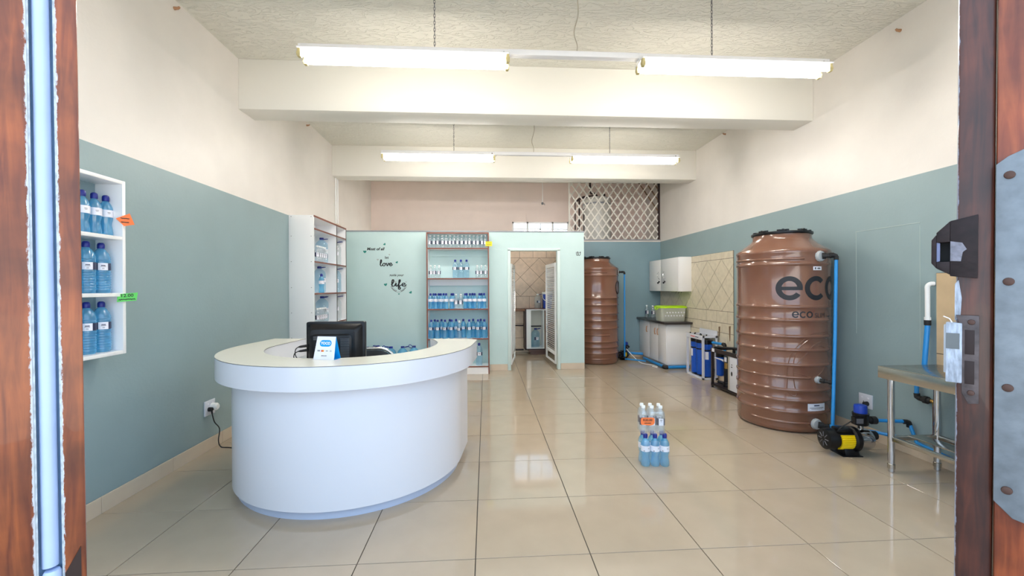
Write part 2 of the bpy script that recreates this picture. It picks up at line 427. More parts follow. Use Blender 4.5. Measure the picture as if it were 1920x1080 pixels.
# rear wall with its window opening
wx0, wx1, wz0, wz1 = 0.57, 1.81, 2.22, 2.82
m = MB()
m.box(XL, -2.0, YB, YB + 0.2, -0.006, ZC); m.box(-0.4, wx0, YB, YB + 0.2, -0.006, ZC); m.box(-2.0, -0.4, YB, YB + 0.2, -0.006, 0.95); m.box(-2.0, -0.4, YB, YB + 0.2, 2.1, ZC); m.box(wx1, XR, YB, YB + 0.2, -0.006, ZC)  # extra low opening, unseen behind the partition, added to brighten the back room
m.box(wx0, wx1, YB, YB + 0.2, -0.006, wz0)
fill_opening = (-2.0, -0.4, 0.95, 2.1); m.box(wx0, wx1, YB, YB + 0.2, wz1, ZC)
wb = struct(m.build('wall_rear', REARW, smooth=False))
# shop front: bulkhead, sills and piers round the open double door and the two display windows
m = MB()
m.box(XL, XR, YF - 0.06, YF + 0.1, 2.95, ZC)
m.box(XL, -1.15, YF - 0.06, YF + 0.1, -0.006, 0.35); m.box(1.45, XR, YF - 0.06, YF + 0.1, -0.006, 0.35)
m.box(XL, XL + 0.15, YF - 0.06, YF + 0.1, 0.35, 2.95); m.box(XR - 0.15, XR, YF - 0.06, YF + 0.1, 0.35, 2.95)
struct(m.build('wall_front', BEAM, smooth=False))
# beams
struct(B(XL, XR, 4.262, 4.55, 3.165, ZC).build('trim_1', BEAM, bevel=0.006))
struct(B(XL, XR, 6.757, 7.03, 3.175, ZC).build('trim_2', BEAM, bevel=0.006))
# partition with doorway
PY = 7.06; PT = 2.335
dx0, dx1, dz = 0.395, 1.232, 2.035
m = MB(); m.box(XL, dx0, PY, PY + 0.1, -0.006, PT); m.box(dx1, 1.675, PY, PY + 0.1, -0.006, PT); m.box(dx0, dx1, PY, PY + 0.1, dz, PT)
m.box(1.52, 1.60, PY + 0.1, 8.2, -0.006, PT)
wp = struct(m.build('wall_partition', MINT, smooth=False))
m = MB(); m.box(XL, 1.685, PY - 0.012, PY + 0.112, PT, PT + 0.02); m.box(1.51, 1.61, PY + 0.112, 8.2, PT, PT + 0.02)
m.build('capping', GREYM, wp, bevel=0.003)
nk = struct(B(1.52, XR, 8.2, 8.3, -0.006, 2.325).build('wall_nook', NOOK, smooth=False))
B(1.52, XR, 8.185, 8.31, 2.325, 2.345).build('capping', GREYM, nk, bevel=0.003)
# door frame in the partition
m = MB(); m.box(dx0 - 0.03, dx0 + 0.02, PY - 0.015, PY + 0.115, 0, dz); m.box(dx1 - 0.02, dx1 + 0.03, PY - 0.015, PY + 0.115, 0, dz)
m.box(dx0 - 0.03, dx1 + 0.03, PY - 0.015, PY + 0.115, dz - 0.015, dz + 0.03)
d3 = struct(m.build('door_3', mat('door_frame_paint', rgb(206, 224, 222), 0.4), bevel=0.003))
def louvre_leaf(hx, hy, ang, w, z0, z1, flip):
    """louvred leaf hinged at (hx, hy); swings into the rear room"""
    lf = link('door_leaf', B(-0.001, 0.001, -0.001, 0.001, 0, 0.001).mesh('door_leaf', WHITE), d3, (hx, hy, 0), (0, 0, ang))
    t = 0.028
    m = MB(); st = 0.05
    m.box(0, st, -t / 2, t / 2, z0, z1); m.box(w - st, w, -t / 2, t / 2, z0, z1)
    m.box(st, w - st, -t / 2, t / 2, z1 - 0.07, z1); m.box(st, w - st, -t / 2, t / 2, z0, z0 + 0.03)
    m.box(st, w - st, -t / 2, t / 2, z0 + 0.15, z0 + 0.21)
    lf.data = m.mesh('door_leaf', WHITE, bevel=0.003)
    m = MB(); n = 40
    for i in range(n):
        z = z0 + 0.235 + (z1 - 0.1 - z0 - 0.235) * i / (n - 1)
        m.add([(st, -t * 0.45, z - 0.012), (w - st, -t * 0.45, z - 0.012), (w - st, t * 0.45, z + 0.012), (st, t * 0.45, z + 0.012),
               (st, -t * 0.45, z - 0.006), (w - st, -t * 0.45, z - 0.006), (w - st, t * 0.45, z + 0.018), (st, t * 0.45, z + 0.018)],
              [(0, 3, 2, 1), (4, 5, 6, 7), (0, 1, 5, 4), (1, 2, 6, 5), (2, 3, 7, 6), (3, 0, 4, 7)])
    s = m.build('louvre_slats', WHITE, lf, smooth=False); s['kind'] = 'stuff'
    return lf
louvre_leaf(1.205, 7.19, PI / 2 + 0.068, 0.78, 0.065, 1.825, False)
louvre_leaf(0.428, 7.19, PI / 2 - 0.148, 0.75, 0.065, 1.81, True)
# skirting tiles
def skirting(name, p0, p1, nrm, parts, h=0.105):
    """row of skirting tiles from p0 to p1, the wall behind"""
    p0, p1 = Vector(p0), Vector(p1); L = (p1 - p0).length; d = (p1 - p0) / L; n = Vector(nrm)
    a = math.atan2(d.y, d.x)
    base = B(0, L, -0.001, 0.004, 0, h - 0.004).build(name, WGROUT, None, (p0.x + n.x * 0.004, p0.y + n.y * 0.004, 0), (0, 0, a), smooth=False); struct(base)
    sgn = 1 if Vector((-d.y, d.x)).dot(n) > 0 else -1
    t = 0
    for w in parts:
        w = min(w, L - t)
        if w < 0.02: break
        B(0.0015, w - 0.0015, min(0, sgn * 0.008) , max(0, sgn * 0.008), 0, h).build('skirting_tile', SKIRT, base, (t, sgn * 0.002, 0), None, bevel=0.0012, seg=1, smooth=False)
        t += w
skirting('baseboard_left', (XL, 0.963, 0), (XL, 7.06, 0), (1, 0), [0.6] + [0.6] * 12)
skirting('baseboard_right', (XR, 0.963, 0), (XR, 8.2, 0), (-1, 0), [0.6] + [0.6] * 14)
skirting('baseboard_partition', (0.06, PY, 0), (0.36, PY, 0), (0, -1), [0.6])
skirting('baseboard_corner', (1.265, PY, 0), (1.675, PY, 0), (0, -1), [0.6])
skirting('baseboard_nook', (1.675, 8.2, 0), (XR, 8.2, 0), (0, -1), [0.6] * 4)
# rear window
wn = MB(); f = 0.035
wn.box(wx0, wx1, YB + 0.03, YB + 0.07, wz0, wz0 + f); wn.box(wx0, wx1, YB + 0.03, YB + 0.07, wz1 - f, wz1)
wn.box(wx0, wx0 + f, YB + 0.03, YB + 0.07, wz0, wz1); wn.box(wx1 - f, wx1, YB + 0.03, YB + 0.07, wz0, wz1)
w1 = struct(wn.build('window_1', WHITE, bevel=0.003))
for x in (0.905, 1.455): B(x - 0.02, x + 0.02, YB + 0.03, YB + 0.07, wz0, wz1).build('mullion', WHITE, w1, bevel=0.003)
B(1.185 - 0.01, 1.185 + 0.01, YB + 0.035, YB + 0.065, wz0, wz1).build('glazing_bar', WHITE, w1)
for z in (2.40, 2.66): B(wx0, wx1, YB + 0.035, YB + 0.06, z - 0.011, z + 0.011).build('transom', WHITE, w1)
for a, b in ((wx0, 0.905), (0.905, 1.185), (1.185, 1.455), (1.455, wx1)):
    for c, d in ((wz0, 2.40), (2.40, 2.66), (2.66, wz1)):
        B(a + 0.005, b - 0.005, YB + 0.046, YB + 0.050, c + 0.005, d - 0.005).build('pane', GLASS, w1, smooth=False)
B(wx0 - 0.03, wx1 + 0.03, YB - 0.03, YB + 0.03, wz0 - 0.03, wz0).build('window_sill', WHITE, w1, bevel=0.004)
# street outside
struct(B(-14, 14, -16, YF - 0.1, -0.20, -0.02).build('floor_outside', PAVE, smooth=False))
struct(B(-14, 14, YB + 0.3, 22, -0.30, -0.15).build('floor_yard', PAVE, smooth=False))

# wall tiles laid square in bands and diagonally between them
def clip_poly(poly, x0, x1, z0, z1):
    for ax, val, keep in ((0, x0, 1), (0, x1, -1), (1, z0, 1), (1, z1, -1)):
        out = []
        for i in range(len(poly)):
            a, b = poly[i], poly[(i + 1) % len(poly)]
            ia, ib = keep * (a[ax] - val) >= 0, keep * (b[ax] - val) >= 0
            if ia: out.append(a)
            if ia != ib:
                t = (val - a[ax]) / (b[ax] - a[ax]); out.append((a[0] + t * (b[0] - a[0]), a[1] + t * (b[1] - a[1])))
        poly = out
        if len(poly) < 3: return []
    return poly
def area(p): return abs(sum(p[i][0] * p[(i + 1) % len(p)][1] - p[(i + 1) % len(p)][0] * p[i][1] for i in range(len(p)))) / 2
def tile_panel(name, u0, u1, zones, fn, material, off, diag, parent, holes=None):
    z0 = min(z[0] for z in zones); z1 = max(z[1] for z in zones)
    base = MB().prism([(u0, z0), (u1, z0), (u1, z1), (u0, z1)], fn, 0.0, 0.006).build(name, WGROUT, parent, smooth=False)
    g = 0.0030
    for (a, b, kind, step, start) in zones:
        polys = []
        if kind == 'square':
            u = start
            while u > u0: u -= step
            while u < u1:
                p = clip_poly([(u + g, a + g), (u + step - g, a + g), (u + step - g, b - g), (u + g, b - g)], u0 + g, u1 - g, a, b)
                if p and area(p) > 2e-4: polys.append(p)
                u += step
        else:
            h = diag / 2
            for i in range(-40, 40):
                for j in range(-12, 12):
                    cu = off[0] + i * h; cz = off[1] + j * h
                    if (i + j) % 2: continue
                    if cu < u0 - h or cu > u1 + h or cz < a - h or cz > b + h: continue
                    e = h - g * 1.4
                    p = clip_poly([(cu - e, cz), (cu, cz - e), (cu + e, cz), (cu, cz + e)], u0 + g, u1 - g, a + g, b - g)
                    if p and area(p) > 2e-4: polys.append(p)
        for p in polys:
            MB().prism(p, fn, 0.004, 0.0095).build('wall_tile', material, base, smooth=False)
    return base
fr = lambda u, z, d: (XR - d, u, z)
tile_panel('tiled_panel', 5.707, 8.195, [(1.803, 1.908, 'square', 0.29, 5.72), (1.03, 1.803, 'diag', 0, 0), (0.855, 1.03, 'square', 0.29, 5.85),
            (0.71, 0.855, 'square', 0.29, 5.707), (0.42, 0.71, 'square', 0.29, 5.85), (0.13, 0.42, 'square', 0.29, 5.707)], fr, WTILE, (6.2, 1.416), 0.387, wr)
tile_panel('tiled_panel', 1.7, 3.04, [(0.87, 1.495, 'square', 0.62, 3.04), (0.60, 0.87, 'square', 0.29, 3.04)], fr, mat('tan_wall_tile', rgb(196, 172, 138), 0.35, noise=0.1, nscale=6), (0, 0), 0.4, wr)
fb = lambda u, z, d: (u, YB - d, z)
tile_panel('tiled_panel', 0.0, 1.58, [(2.035, 2.19, 'square', 0.29, 0.145), (1.206, 2.035, 'diag', 0, 0), (0.93, 1.206, 'square', 0.29, 0.93),
            (0.62, 0.93, 'square', 0.4, 0.6), (0.31, 0.62, 'square', 0.4, 0.8), (0.0, 0.31, 'square', 0.4, 0.6)], fb, WTILE2, (0.945, 1.6205), 0.414, wb)
# filled-in hatch: hairline seams in the right wall
m = MB()
for (ya, yb, za, zb) in ((3.746, 3.752, 0.95, 1.915), (3.163, 3.168, 0.88, 1.885)): m.box(XR - 0.0025, XR - 0.0002, ya, yb, za, zb)
m.box(XR - 0.0025, XR - 0.0002, 3.165, 3.75, 1.905, 1.911)
m.build('hatch_seam', mat('seam_filler', rgb(168, 186, 184), 0.6), wr, smooth=False)

# ------------------------------------------------------------------ hanging fluorescent rows
def chain(p0, p1, r=0.006):
    m = MB(); p0, p1 = Vector(p0), Vector(p1); L = (p1 - p0).length; n = max(2, int(L / 0.026))
    for i in range(n):
        c = p0.lerp(p1, (i + 0.5) / n); h = L / n * 0.64
        pts = []
        for k in range(8):
            a = 2 * PI * k / 8; s, t = math.cos(a) * r, math.sin(a) * h
            pts.append((c.x + (s if i % 2 else 0), c.y + (0 if i % 2 else s), c.z + t))
        m.tube(pts, 0.0022, 5, closed=True)
    return m
def light_row(y, x0, x1, x2, x3, ch, cordx, label, tube_mat, z0=3.085):
    t = thing('fluorescent_light_row', label, 'ceiling light', ((x0 + x3) / 2, y, z0), group='hanging fluorescent rows')
    ox = (x0 + x3) / 2; top = 0.125
    for a, b in ((x0, x1), (x2, x3)):
        a -= ox; b -= ox
        m = MB(); m.box(a + 0.02, b - 0.02, -0.028, 0.028, 0.072, top); m.box(a + 0.02, b - 0.02, -0.085, 0.085, 0.064, 0.074)
        bt = m.build('batten', BATTEN, t, bevel=0.004)
        for s in (-0.055, 0.055):
            MB().cyl((a + 0.045, s, 0.03), (b - 0.045, s, 0.03), 0.019, n=16).build('tube', tube_mat, bt)
            for e in (a + 0.034, b - 0.034):
                m = MB(); m.box(e - 0.012, e + 0.012, s - 0.017, s + 0.017, 0.005, 0.066); m.cyl((e - 0.016, s, 0.03), (e + 0.016, s, 0.03), 0.02, n=10)
                m.build('lamp_holder', HOLDER, bt, bevel=0.002, seg=1)
        B(a + 0.012, a + 0.026, -0.03, 0.03, 0.07, top - 0.004).build('end_cap', BATTEN, bt)
        B(b - 0.026, b - 0.012, -0.03, 0.03, 0.07, top - 0.004).build('end_cap', BATTEN, bt)
        MB().cyl((b - 0.06, -0.0295, 0.1), (b - 0.06, -0.027, 0.1), 0.007, n=10).build('grommet', DKSLOT, bt)
    m = MB(); m.box(x1 - ox - 0.03, x2 - ox + 0.03, -0.028, 0.028, 0.085, top + 0.002)
    m.build('joining_channel', BATTEN, t, bevel=0.003)
    for x in ch:
        k = chain((x - ox, 0, top), (x - ox, 0, ZC - z0)); k.build('chain', DGREY, t)
    c0 = cordx - ox
    MB().tube(spline([(c0, 0, top), (c0 + 0.004, 0, top + 0.06), (c0 - 0.02, 0, top + 0.16), (c0 + 0.012, 0, top + 0.3), (c0 + 0.005, 0, ZC - z0)]), 0.004, 6).build('flex_cord', CORD, t)
    return t
light_row(3.2, -1.385, 0.205, 1.18, 2.755, (-0.379, 1.79), 0.71, 'front suspended row of two lit fluorescent fittings on chains, nearest the door', TUBE)
light_row(5.6, -1.372, 0.15, 1.13, 2.66, (-0.418, 1.69), 0.646, 'rear suspended row of two lit fluorescent fittings between the two beams', TUBE2)
# pull cord with a bare lamp holder in the rear room
t = thing('hanging_lamp_holder', 'thin cord with bare lamp holder hanging in the rear room above the partition', 'lamp holder', (1.093, 8.0, 3.0))
MB().tube([(0, 0, 0.03), (0.002, 0, 0.3), (0, 0, ZC - 3.0)], 0.004, 6).build('cord', CAPW, t)
m = MB(); m.lathe([(0.008, 0.035), (0.02, 0.03), (0.022, 0.0), (0.018, -0.01)], 12); m.tube([(0.015, 0, 0.0), (0.04, 0, 0.01), (0.04, 0, -0.02)], 0.006, 6); m.build('holder', DGREY, t)
# wooden pegs high on the side walls
for (x, y, z, s, lb) in ((XL, 3.42, 3.59, 1, 'small wooden peg high on left wall in front of first beam'), (XR, 3.32, 3.55, -1, 'small wooden peg high on right wall in front of first beam'),
                  (XL, 5.83, 3.61, 1, 'small wooden peg high on left wall between the beams'), (XR, 5.9, 3.62, -1, 'small wooden peg high on right wall between the beams')):
    m = MB(); m.tube([(0, 0, 0), (s * 0.03, 0, 0.002), (s * 0.042, 0, 0.012)], 0.009, 8, radii=[0.013, 0.010, 0.007])
    tag(m.build('wall_peg', HWOOD, None, (x, y, z)), lb, 'peg', 'wall pegs')

# ------------------------------------------------------------------ bottles
def ribbed(prof, z0, z1, n, r, d):
    for i in range(n):
        z = z0 + (z1 - z0) * i / n; s = (z1 - z0) / n
        prof += [(r - d, z), (r, z + s * 0.3), (r, z + s * 0.7), (r - d, z + s * 0.98)]
    return prof
PROF_A = [(.029, 0), (.034, .005), (.0345, .025), (.031, .05), (.0275, .068), (.0285, .085), (.033, .10), (.0345, .112), (.0345, .165), (.033, .176), (.027, .193), (.017, .209), (.0135, .214), (.0135, .224)]
CAP_A = [(.0165, .216), (.0175, .219), (.0175, .238), (.0155, .247), (.010, .252)]
PROF_B = ribbed([(.039, 0), (.0435, .006)], .012, .135, 8, .0445, .0022) + [(.043, .137), (.043, .182)] + ribbed([], .183, .21, 2, .0445, .002) + [(.043, .216), (.037, .236), (.024, .259), (.0155, .268), (.0145, .276)]
CAP_B = [(.0175, .27), (.0185, .273), (.0185, .291), (.016, .300), (.010, .305)]
PROF_C = ribbed([(.026, 0), (.031, .005)], .01, .06, 4, .0315, .0012) + [(.030, .062), (.030, .122)] + ribbed([], .124, .136, 1, .0315, .0012) + [(.031, .142), (.027, .158), (.018, .178), (.0125, .19), (.0125, .198)]
CAP_C = [(.0145, .193), (.015, .195), (.015, .209), (.013, .213)]
PROF_D = [(.068, 0), (.078, .008)] + ribbed([], .015, .12, 5, .0815, .003) + [(.079, .125), (.079, .20)] + ribbed([], .205, .25, 2, .0815, .003) + [(.080, .262), (.068, .288), (.045, .312), (.027, .326), (.024, .332), (.024, .338)]
CAP_D = [(.028, .331), (.029, .334), (.029, .352), (.025, .358)]
def patch(m, r, a0, a1, z0, z1, mi, n=8):
    vs = []; fs = []
    for i in range(n + 1):
        a = math.radians(a0 + (a1 - a0) * i / n)
        for z in (z0, z1): vs.append((r * math.cos(a), r * math.sin(a), z))
    for i in range(n): fs.append((2 * i, 2 * i + 2, 2 * i + 3, 2 * i + 1))
    m.add(vs, fs, mi)
LM = [PAPER, NAVY, DGREY]
def label_mesh(kind):
    m = MB()
    if kind == 'A':
        patch(m, .0352, -185, 5, .116, .160, 0, 14)
        patch(m, .0354, -132, -118, .119, .126, 1, 2); patch(m, .0354, -75, -50, .142, .145, 2, 3); patch(m, .0354, -72, -52, .136, .138, 2, 3)
    elif kind == 'B':
        patch(m, .0443, -172, -122, .138, .181, 1, 6); patch(m, .0443, -122, -60, .138, .181, 0, 6); patch(m, .0443, -60, -15, .138, .181, 1, 6)
        patch(m, .0446, -165, -130, .150, .174, 2, 4)
        patch(m, .0446, -104, -78, .164, .169, 1, 3); patch(m, .0446, -106, -76, .158, .161, 2, 3); patch(m, .0446, -98, -84, .150, .152, 2, 2); patch(m, .0446, -98, -84, .145, .147, 2, 2)
    elif kind == 'C':
        patch(m, .0316, -170, -125, .066, .120, 1, 6); patch(m, .0316, -125, -55, .066, .120, 0, 6); patch(m, .0316, -55, -15, .066, .120, 1, 6)
        patch(m, .0319, -105, -75, .105, .110, 2, 3); patch(m, .0319, -100, -80, .095, .098, 2, 3)
    else:
        patch(m, .0822, -125, -98, .14, .195, 1, 4); patch(m, .0822, -98, -62, .14, .195, 0, 4); patch(m, .0825, -92, -70, .178, .184, 2, 3); patch(m, .0825, -90, -74, .165, .168, 2, 2)
    me = bpy.data.meshes.new('label'); me.from_pydata(m.v, [], m.f)
    for q in LM: me.materials.append(q)
    for p, i in zip(me.polygons, m.mi): p.material_index = i; p.use_smooth = True
    return me
def handle_mesh(flat):
    m = MB()
    if flat:
        pts = spline([(.024, 0, .336), (.05, .022, .343), (.085, .02, .349), (.1, 0, .35), (.085, -.02, .349), (.05, -.022, .343), (.024, 0, .336)], 5)
    else:
        pts = spline([(.024, .0, .334), (.045, .0, .362), (.075, .0, .372), (.094, .0, .352), (.082, .0, .33), (.055, .0, .322), (.026, .0, .328)], 5)
    m.tube(pts, 0.0055, 6); return m.mesh('handle', CAPB)
BOT = {}
def bottle_meshes(kind, material, capm):
    key = (kind, material.name, capm.name)
    if key not in BOT:
        prof = {'A': PROF_A, 'B': PROF_B, 'C': PROF_C, 'D': PROF_D}[kind]; cap = {'A': CAP_A, 'B': CAP_B, 'C': CAP_C, 'D': CAP_D}[kind]
        n = 24 if kind == 'D' else 16
        BOT[key] = [('body', MB().lathe(prof, n, cap=False).mesh('body', material, angle=1.2)),
                    ('cap', MB().lathe(cap, 12).mesh('cap', capm)), ('label', label_mesh(kind))]
        # closed base of the body
        if kind == 'D': BOT[key].append(('handle', None))
    return BOT[key]
HM = {True: handle_mesh(True), False: handle_mesh(False)}
def fill_bottle(parent, kind, material, capm, flat=True, loc=None, rz=0):
    """body, cap, label (and handle) of one bottle as children of parent"""
    for nm, me in bottle_meshes(kind, material, capm):
        link(nm, me or HM[flat], parent)
PROTO = {}
def bottle(name, kind, material, capm, loc, rz, label, group=None, cat='bottle', scale=None, flat=True):
    key = (name, kind, material.name, capm.name, flat)
    if key not in PROTO:
        t = thing(name, label, cat, loc, rz, group); fill_bottle(t, kind, material, capm, flat); PROTO[key] = t
    else:
        t = copy_tree(PROTO[key]); t.location = loc; t.rotation_euler = (0, 0, rz); t['label'] = label
        if group: t['group'] = group
        elif 'group' in t: del t['group']
    t.scale = (scale, scale, scale) if scale else (1, 1, 1)
    return t
ORD = ['first', 'second', 'third', 'fourth', 'fifth', 'sixth', 'seventh', 'eighth', 'ninth', 'tenth', 'eleventh', 'twelfth', 'thirteenth', 'fourteenth', 'fifteenth']
jit = lambda a=0.25: random.uniform(-a, a)

# ------------------------------------------------------------------ white box shelf on the left wall
SX = -2.255
t = thing('wall_shelf', 'white box shelf on left wall holding blue water bottles', 'shelf', (XL, 2.267, 1.0))
ox, oy, oz = XL, 2.267, 1.0
def sub(x0, x1, y0, y1, z0, z1): return B(x0 - ox, x1 - ox, y0 - oy, y1 - oy, z0 - oz, z1 - oz)
y0, y1 = 1.767, 2.768
sub(XL, SX, y1 - 0.022, y1, 1.0, 2.075).build('side_panel', WHITE, t, bevel=0.0015)
sub(XL, SX, y0, y0 + 0.022, 1.0, 2.075).build('side_panel', WHITE, t, bevel=0.0015)
sub(XL, SX, y0 + 0.022, y1 - 0.022, 2.053, 2.075).build('top_panel', WHITE, t, bevel=0.0015)
sub(XL, SX, y0 + 0.022, y1 - 0.022, 1.0, 1.022).build('bottom_panel', WHITE, t, bevel=0.0015)
for z in (1.705, 1.356): sub(XL, SX, y0 + 0.022, y1 - 0.022, z, z + 0.022).build('shelf', WHITE, t, bevel=0.0015)
def card(name, parent, w, h, material, origin, u, v, lines, poly=None, mat_ink=INK):
    """small hand-lettered price card in the plane of u, v at origin"""
    o, U, V = Vector(origin), Vector(u).normalized(), Vector(v).normalized(); Nn = U.cross(V)
    fn = lambda a, b, d: tuple(o + U * a + V * b + Nn * d)
    poly = poly or [(-w / 2, -h / 2), (w / 2, -h / 2), (w / 2, h / 2), (-w / 2, h / 2)]
    c = MB().prism(poly, fn, 0, 0.0012).build(name, material, parent, smooth=False)
    f2 = lambda a, b: fn(a, b, 0.0018)
    for (txt, size, yy) in lines:
        if txt: writing('lettering', txt, size, mat_ink, c, lambda a, b: f2(a, b + yy), bold=0.0005)
        else:
            m = MB(); ribbon(m, spline([(a, b + yy) for a, b in scribble(size, seed=int(size * 1000))], 3), 0.004, f2)
            me = bpy.data.meshes.new('lettering'); me.from_pydata(m.v, [], m.f); me.materials.append(mat_ink); link('lettering', me, c)
    return c
# price cards on the shelf's right edge, turned to the door
rel = lambda x, y, z: (x - ox, y - oy, z - oz)
card('price_card', t, 0.07, 0.07, ORANGE, rel(-2.245, 2.752, 1.832), (0.72, 0.70, 0), (0, 0, 1), [('', 0.040, 0.010), ('', 0.036, -0.014)],
     poly=[(-0.042, 0.006), (-0.004, -0.038), (0.045, -0.024), (0.022, 0.044)])
card('price_card', t, 0.095, 0.052, GREENC, rel(-2.235, 2.75, 1.350), (0.66, 0.75, 0.04), (0, 0, 1), [('12.00', 0.028, 0.011), ('', 0.078, -0.012)],
     poly=[(-0.046, -0.026), (0.045, -0.022), (0.052, 0.028), (-0.044, 0.022)])
g = 'bottles on the left wall shelf'
for i, y in enumerate((2.728, 2.652, 2.576, 2.50)):
    bottle('sports_bottle', 'A', WATERB, CAPB, (-2.338, y, 1.7275), 0.72 + jit(.12), ['small blue sports bottle', 'small blue sports bottle', 'small blue sports bottle', 'half-hidden small blue sports bottle'][i] + ', top tier of white wall shelf, ' + ['at its right end', 'second from the right end', 'third from the right end', 'next to the door edge'][i], g)
for zi, (z, nm) in enumerate(((1.3785, 'middle'), (1.0225, 'bottom'))):
    for i, y in enumerate((2.692, 2.596, 2.50)):
        bottle('large_water_bottle', 'B', WATERB, CAPB, (-2.336, y, z), 0.95 + jit(.12), 'large ribbed blue water bottle, %s tier of white wall shelf, %s' % (nm, ['at its right end', 'second from the right end', 'nearly hidden'][i]), g)

# ------------------------------------------------------------------ tall open bookcase against the left wall
t = thing('bookcase', 'tall white open bookcase with red-brown edging against left wall, screws in its side', 'bookcase', (XL, 5.295, 0))
ox, oy, oz = XL, 5.295, 0
D = 0.299
sub(XL, XL + D, 5.295, 5.313, 0, 2.305).build('side_panel', WHITE, t, bevel=0.001)
sub(XL, XL + D, 6.477, 6.495, 0, 2.305).build('side_panel', WHITE, t, bevel=0.001)
sub(XL, XL + D, 6.082, 6.098, 0.1, 2.287).build('divider', WHITE, t)
sub(XL, XL + D, 5.313, 6.477, 2.287, 2.305).build('top_panel', WHITE, t)
for z in (2.13, 1.722, 1.323, 0.915, 0.50, 0.10): sub(XL, XL + D, 5.313, 6.477, z, z + 0.018).build('shelf', WHITE, t)
sub(XL, XL + D - 0.02, 5.313, 6.477, 0, 0.1).build('plinth', WHITE, t)
sub(XL + 0.001, XL + 0.006, 5.313, 6.477, 0.118, 2.287).build('back_panel', WHITE, t)
e = MB()
def eb(y0, y1, z0, z1): e.box(D, D + 0.0025, y0 - oy, y1 - oy, z0, z1)
eb(5.295, 6.495, 2.285, 2.307)
for z in (2.13, 1.722, 1.323, 0.915, 0.50, 0.10): eb(5.313, 6.477, z - 0.001, z + 0.019)
e.build('edge_banding', EDGE, t, smooth=False)
e = MB(); eb(6.080, 6.100, 0.118, 2.285); eb(6.475, 6.497, 0, 2.285); e.build('edge_banding', DEDGE, t, smooth=False)
sm = MB().lathe([(0.0045, 0), (0.0045, 0.0015), (0.001, 0.002)], 8).mesh('screw', DGREY)
for z in (2.285, 2.045, 1.73, 1.41, 1.10, 0.79, 0.47):
    for x in (0.03, D - 0.03): link('screw', sm, t, (x, -0.0002, z), (PI / 2, 0, 0))
zs = {1: 1.7405, 2: 1.3415, 3: 0.9335}
for k, (jx, jy) in {1: (-2.265, 5.93), 2: (-2.27, 5.86), 3: (-2.262, 5.93)}.items():
    bottle('water_jug', 'D', WATERL, CAPB, (jx, jy, zs[k]), 0.9 - 1.0 + 1.25, 'clear water jug with blue cap in the bookcase, wide left bay, %s stocked shelf' % ['upper', 'middle', 'lower'][k - 1], 'jugs in the bookcase', 'jug')
    bottle('water_jug', 'D', CLEAR if k != 2 else WATERL, CAPB, (-2.222, 6.33, zs[k]), 0.4, 'half-hidden clear jug in narrow right bay of the bookcase, %s stocked shelf' % ['upper', 'middle', 'lower'][k - 1], 'jugs in the bookcase', 'jug')
for k, nm in ((1, 'upper'), (3, 'lower')):
    for i in range(5):
        bottle('clear_bottle', 'C', CLEAR, CAPW, (-2.165, 5.52 + 0.066 * i, zs[k]), 0.75 + jit(.1), '%s small clear bottle from the left before the jug, %s stocked bookcase shelf' % (ORD[i], nm), 'small clear bottles in the bookcase')
bottle('sports_bottle', 'A', WATERB, CAPB, (-2.17, 5.67, zs[2]), 0.8, 'small blue bottle beside the clear jug on the middle shelf of the left bookcase')

# white conduits on the wall behind the bookcase
t = thing('conduit', 'pair of thin white conduits with a clamp box on left wall above the bookcase', 'conduit', (XL, 6.88, 2.34))
for k, y in enumerate((0, 0.085)):
    MB().cyl((0.016, y, 0.0), (0.016, y, 0.83), 0.011, n=10).build('pipe', CAPW, t)
B(0, 0.05, -0.03, 0.13, 0.02, 0.10).build('clamp_box', mat('cream_plastic', rgb(226, 212, 196), 0.5), t, bevel=0.008)
B(0, 0.07, 0.1, 0.15, -0.004, 0.05).build('socket_block', mat('cream_plastic_2', rgb(226, 208, 192), 0.5), t, bevel=0.006)

# ------------------------------------------------------------------ bottle display shelf in front of the partition
t = thing('display_shelf', 'white display shelf with red-brown edging on partition, stocked with water bottles', 'shelf', (-0.451, 6.93, 0))
ox, oy, oz = -0.451, 6.93, 0
f0, f1 = 6.78, 7.055; x0, x1 = -0.953, 0.05
sub(x0, x0 + 0.018, f0, f1, 0, 2.29).build('side_panel', WHITE, t); sub(x1 - 0.018, x1, f0, f1, 0, 2.29).build('side_panel', WHITE, t)
sub(x0 + .018, x1 - .018, f0, f1, 2.272, 2.29).build('top_panel', WHITE, t)
sub(x0 + .018, x1 - .018, f1 - 0.006, f1 - 0.001, 0.12, 2.272).build('back_panel', MINT, t)
SZ = (2.022, 1.535, 1.040, 0.560, 0.112)
for z in SZ: sub(x0 + .018, x1 - .018, f0, f1, z, z + 0.018).build('shelf', WHITE, t)
sub(x0 + .018, x1 - .018, f0 + 0.006, f0 + 0.022, 0.0, 0.112).build('kick_board', WHITE, t)
sub(x0 + .018, x1 - .018, f1 - 0.03, f1 - 0.006, 1.435, 1.535).build('back_rail', WHITE, t)
sub(x0 + .018, x1 - .018, f1 - 0.03, f1 - 0.006, 1.92, 2.02).build('back_rail', MINT, t)
e = MB()
def ef(a, b, z0, z1): e.box(a - ox, b - ox, f0 - 0.0025 - oy, f0 - oy, z0, z1)
ef(x0, x1, 2.270, 2.292); ef(x0, x0 + 0.019, 0, 2.27); ef(x1 - 0.019, x1, 0, 2.27)
for z in SZ: ef(x0 + .019, x1 - .019, z - 0.001, z + 0.02)
e.build('edge_banding', EDGE, t, smooth=False)
card('price_card', t, 0.105, 0.075, YELC, (0.018 + 0.03 + 0.451, f0 - 0.006 - oy, 2.107), (1, 0, 0.0), (0, 0, 1), [('', 0.078, 0.012), ('', 0.080, -0.014)])
top = [z + 0.0185 for z in SZ]
g = 'small clear bottles on the top tier of the display shelf'
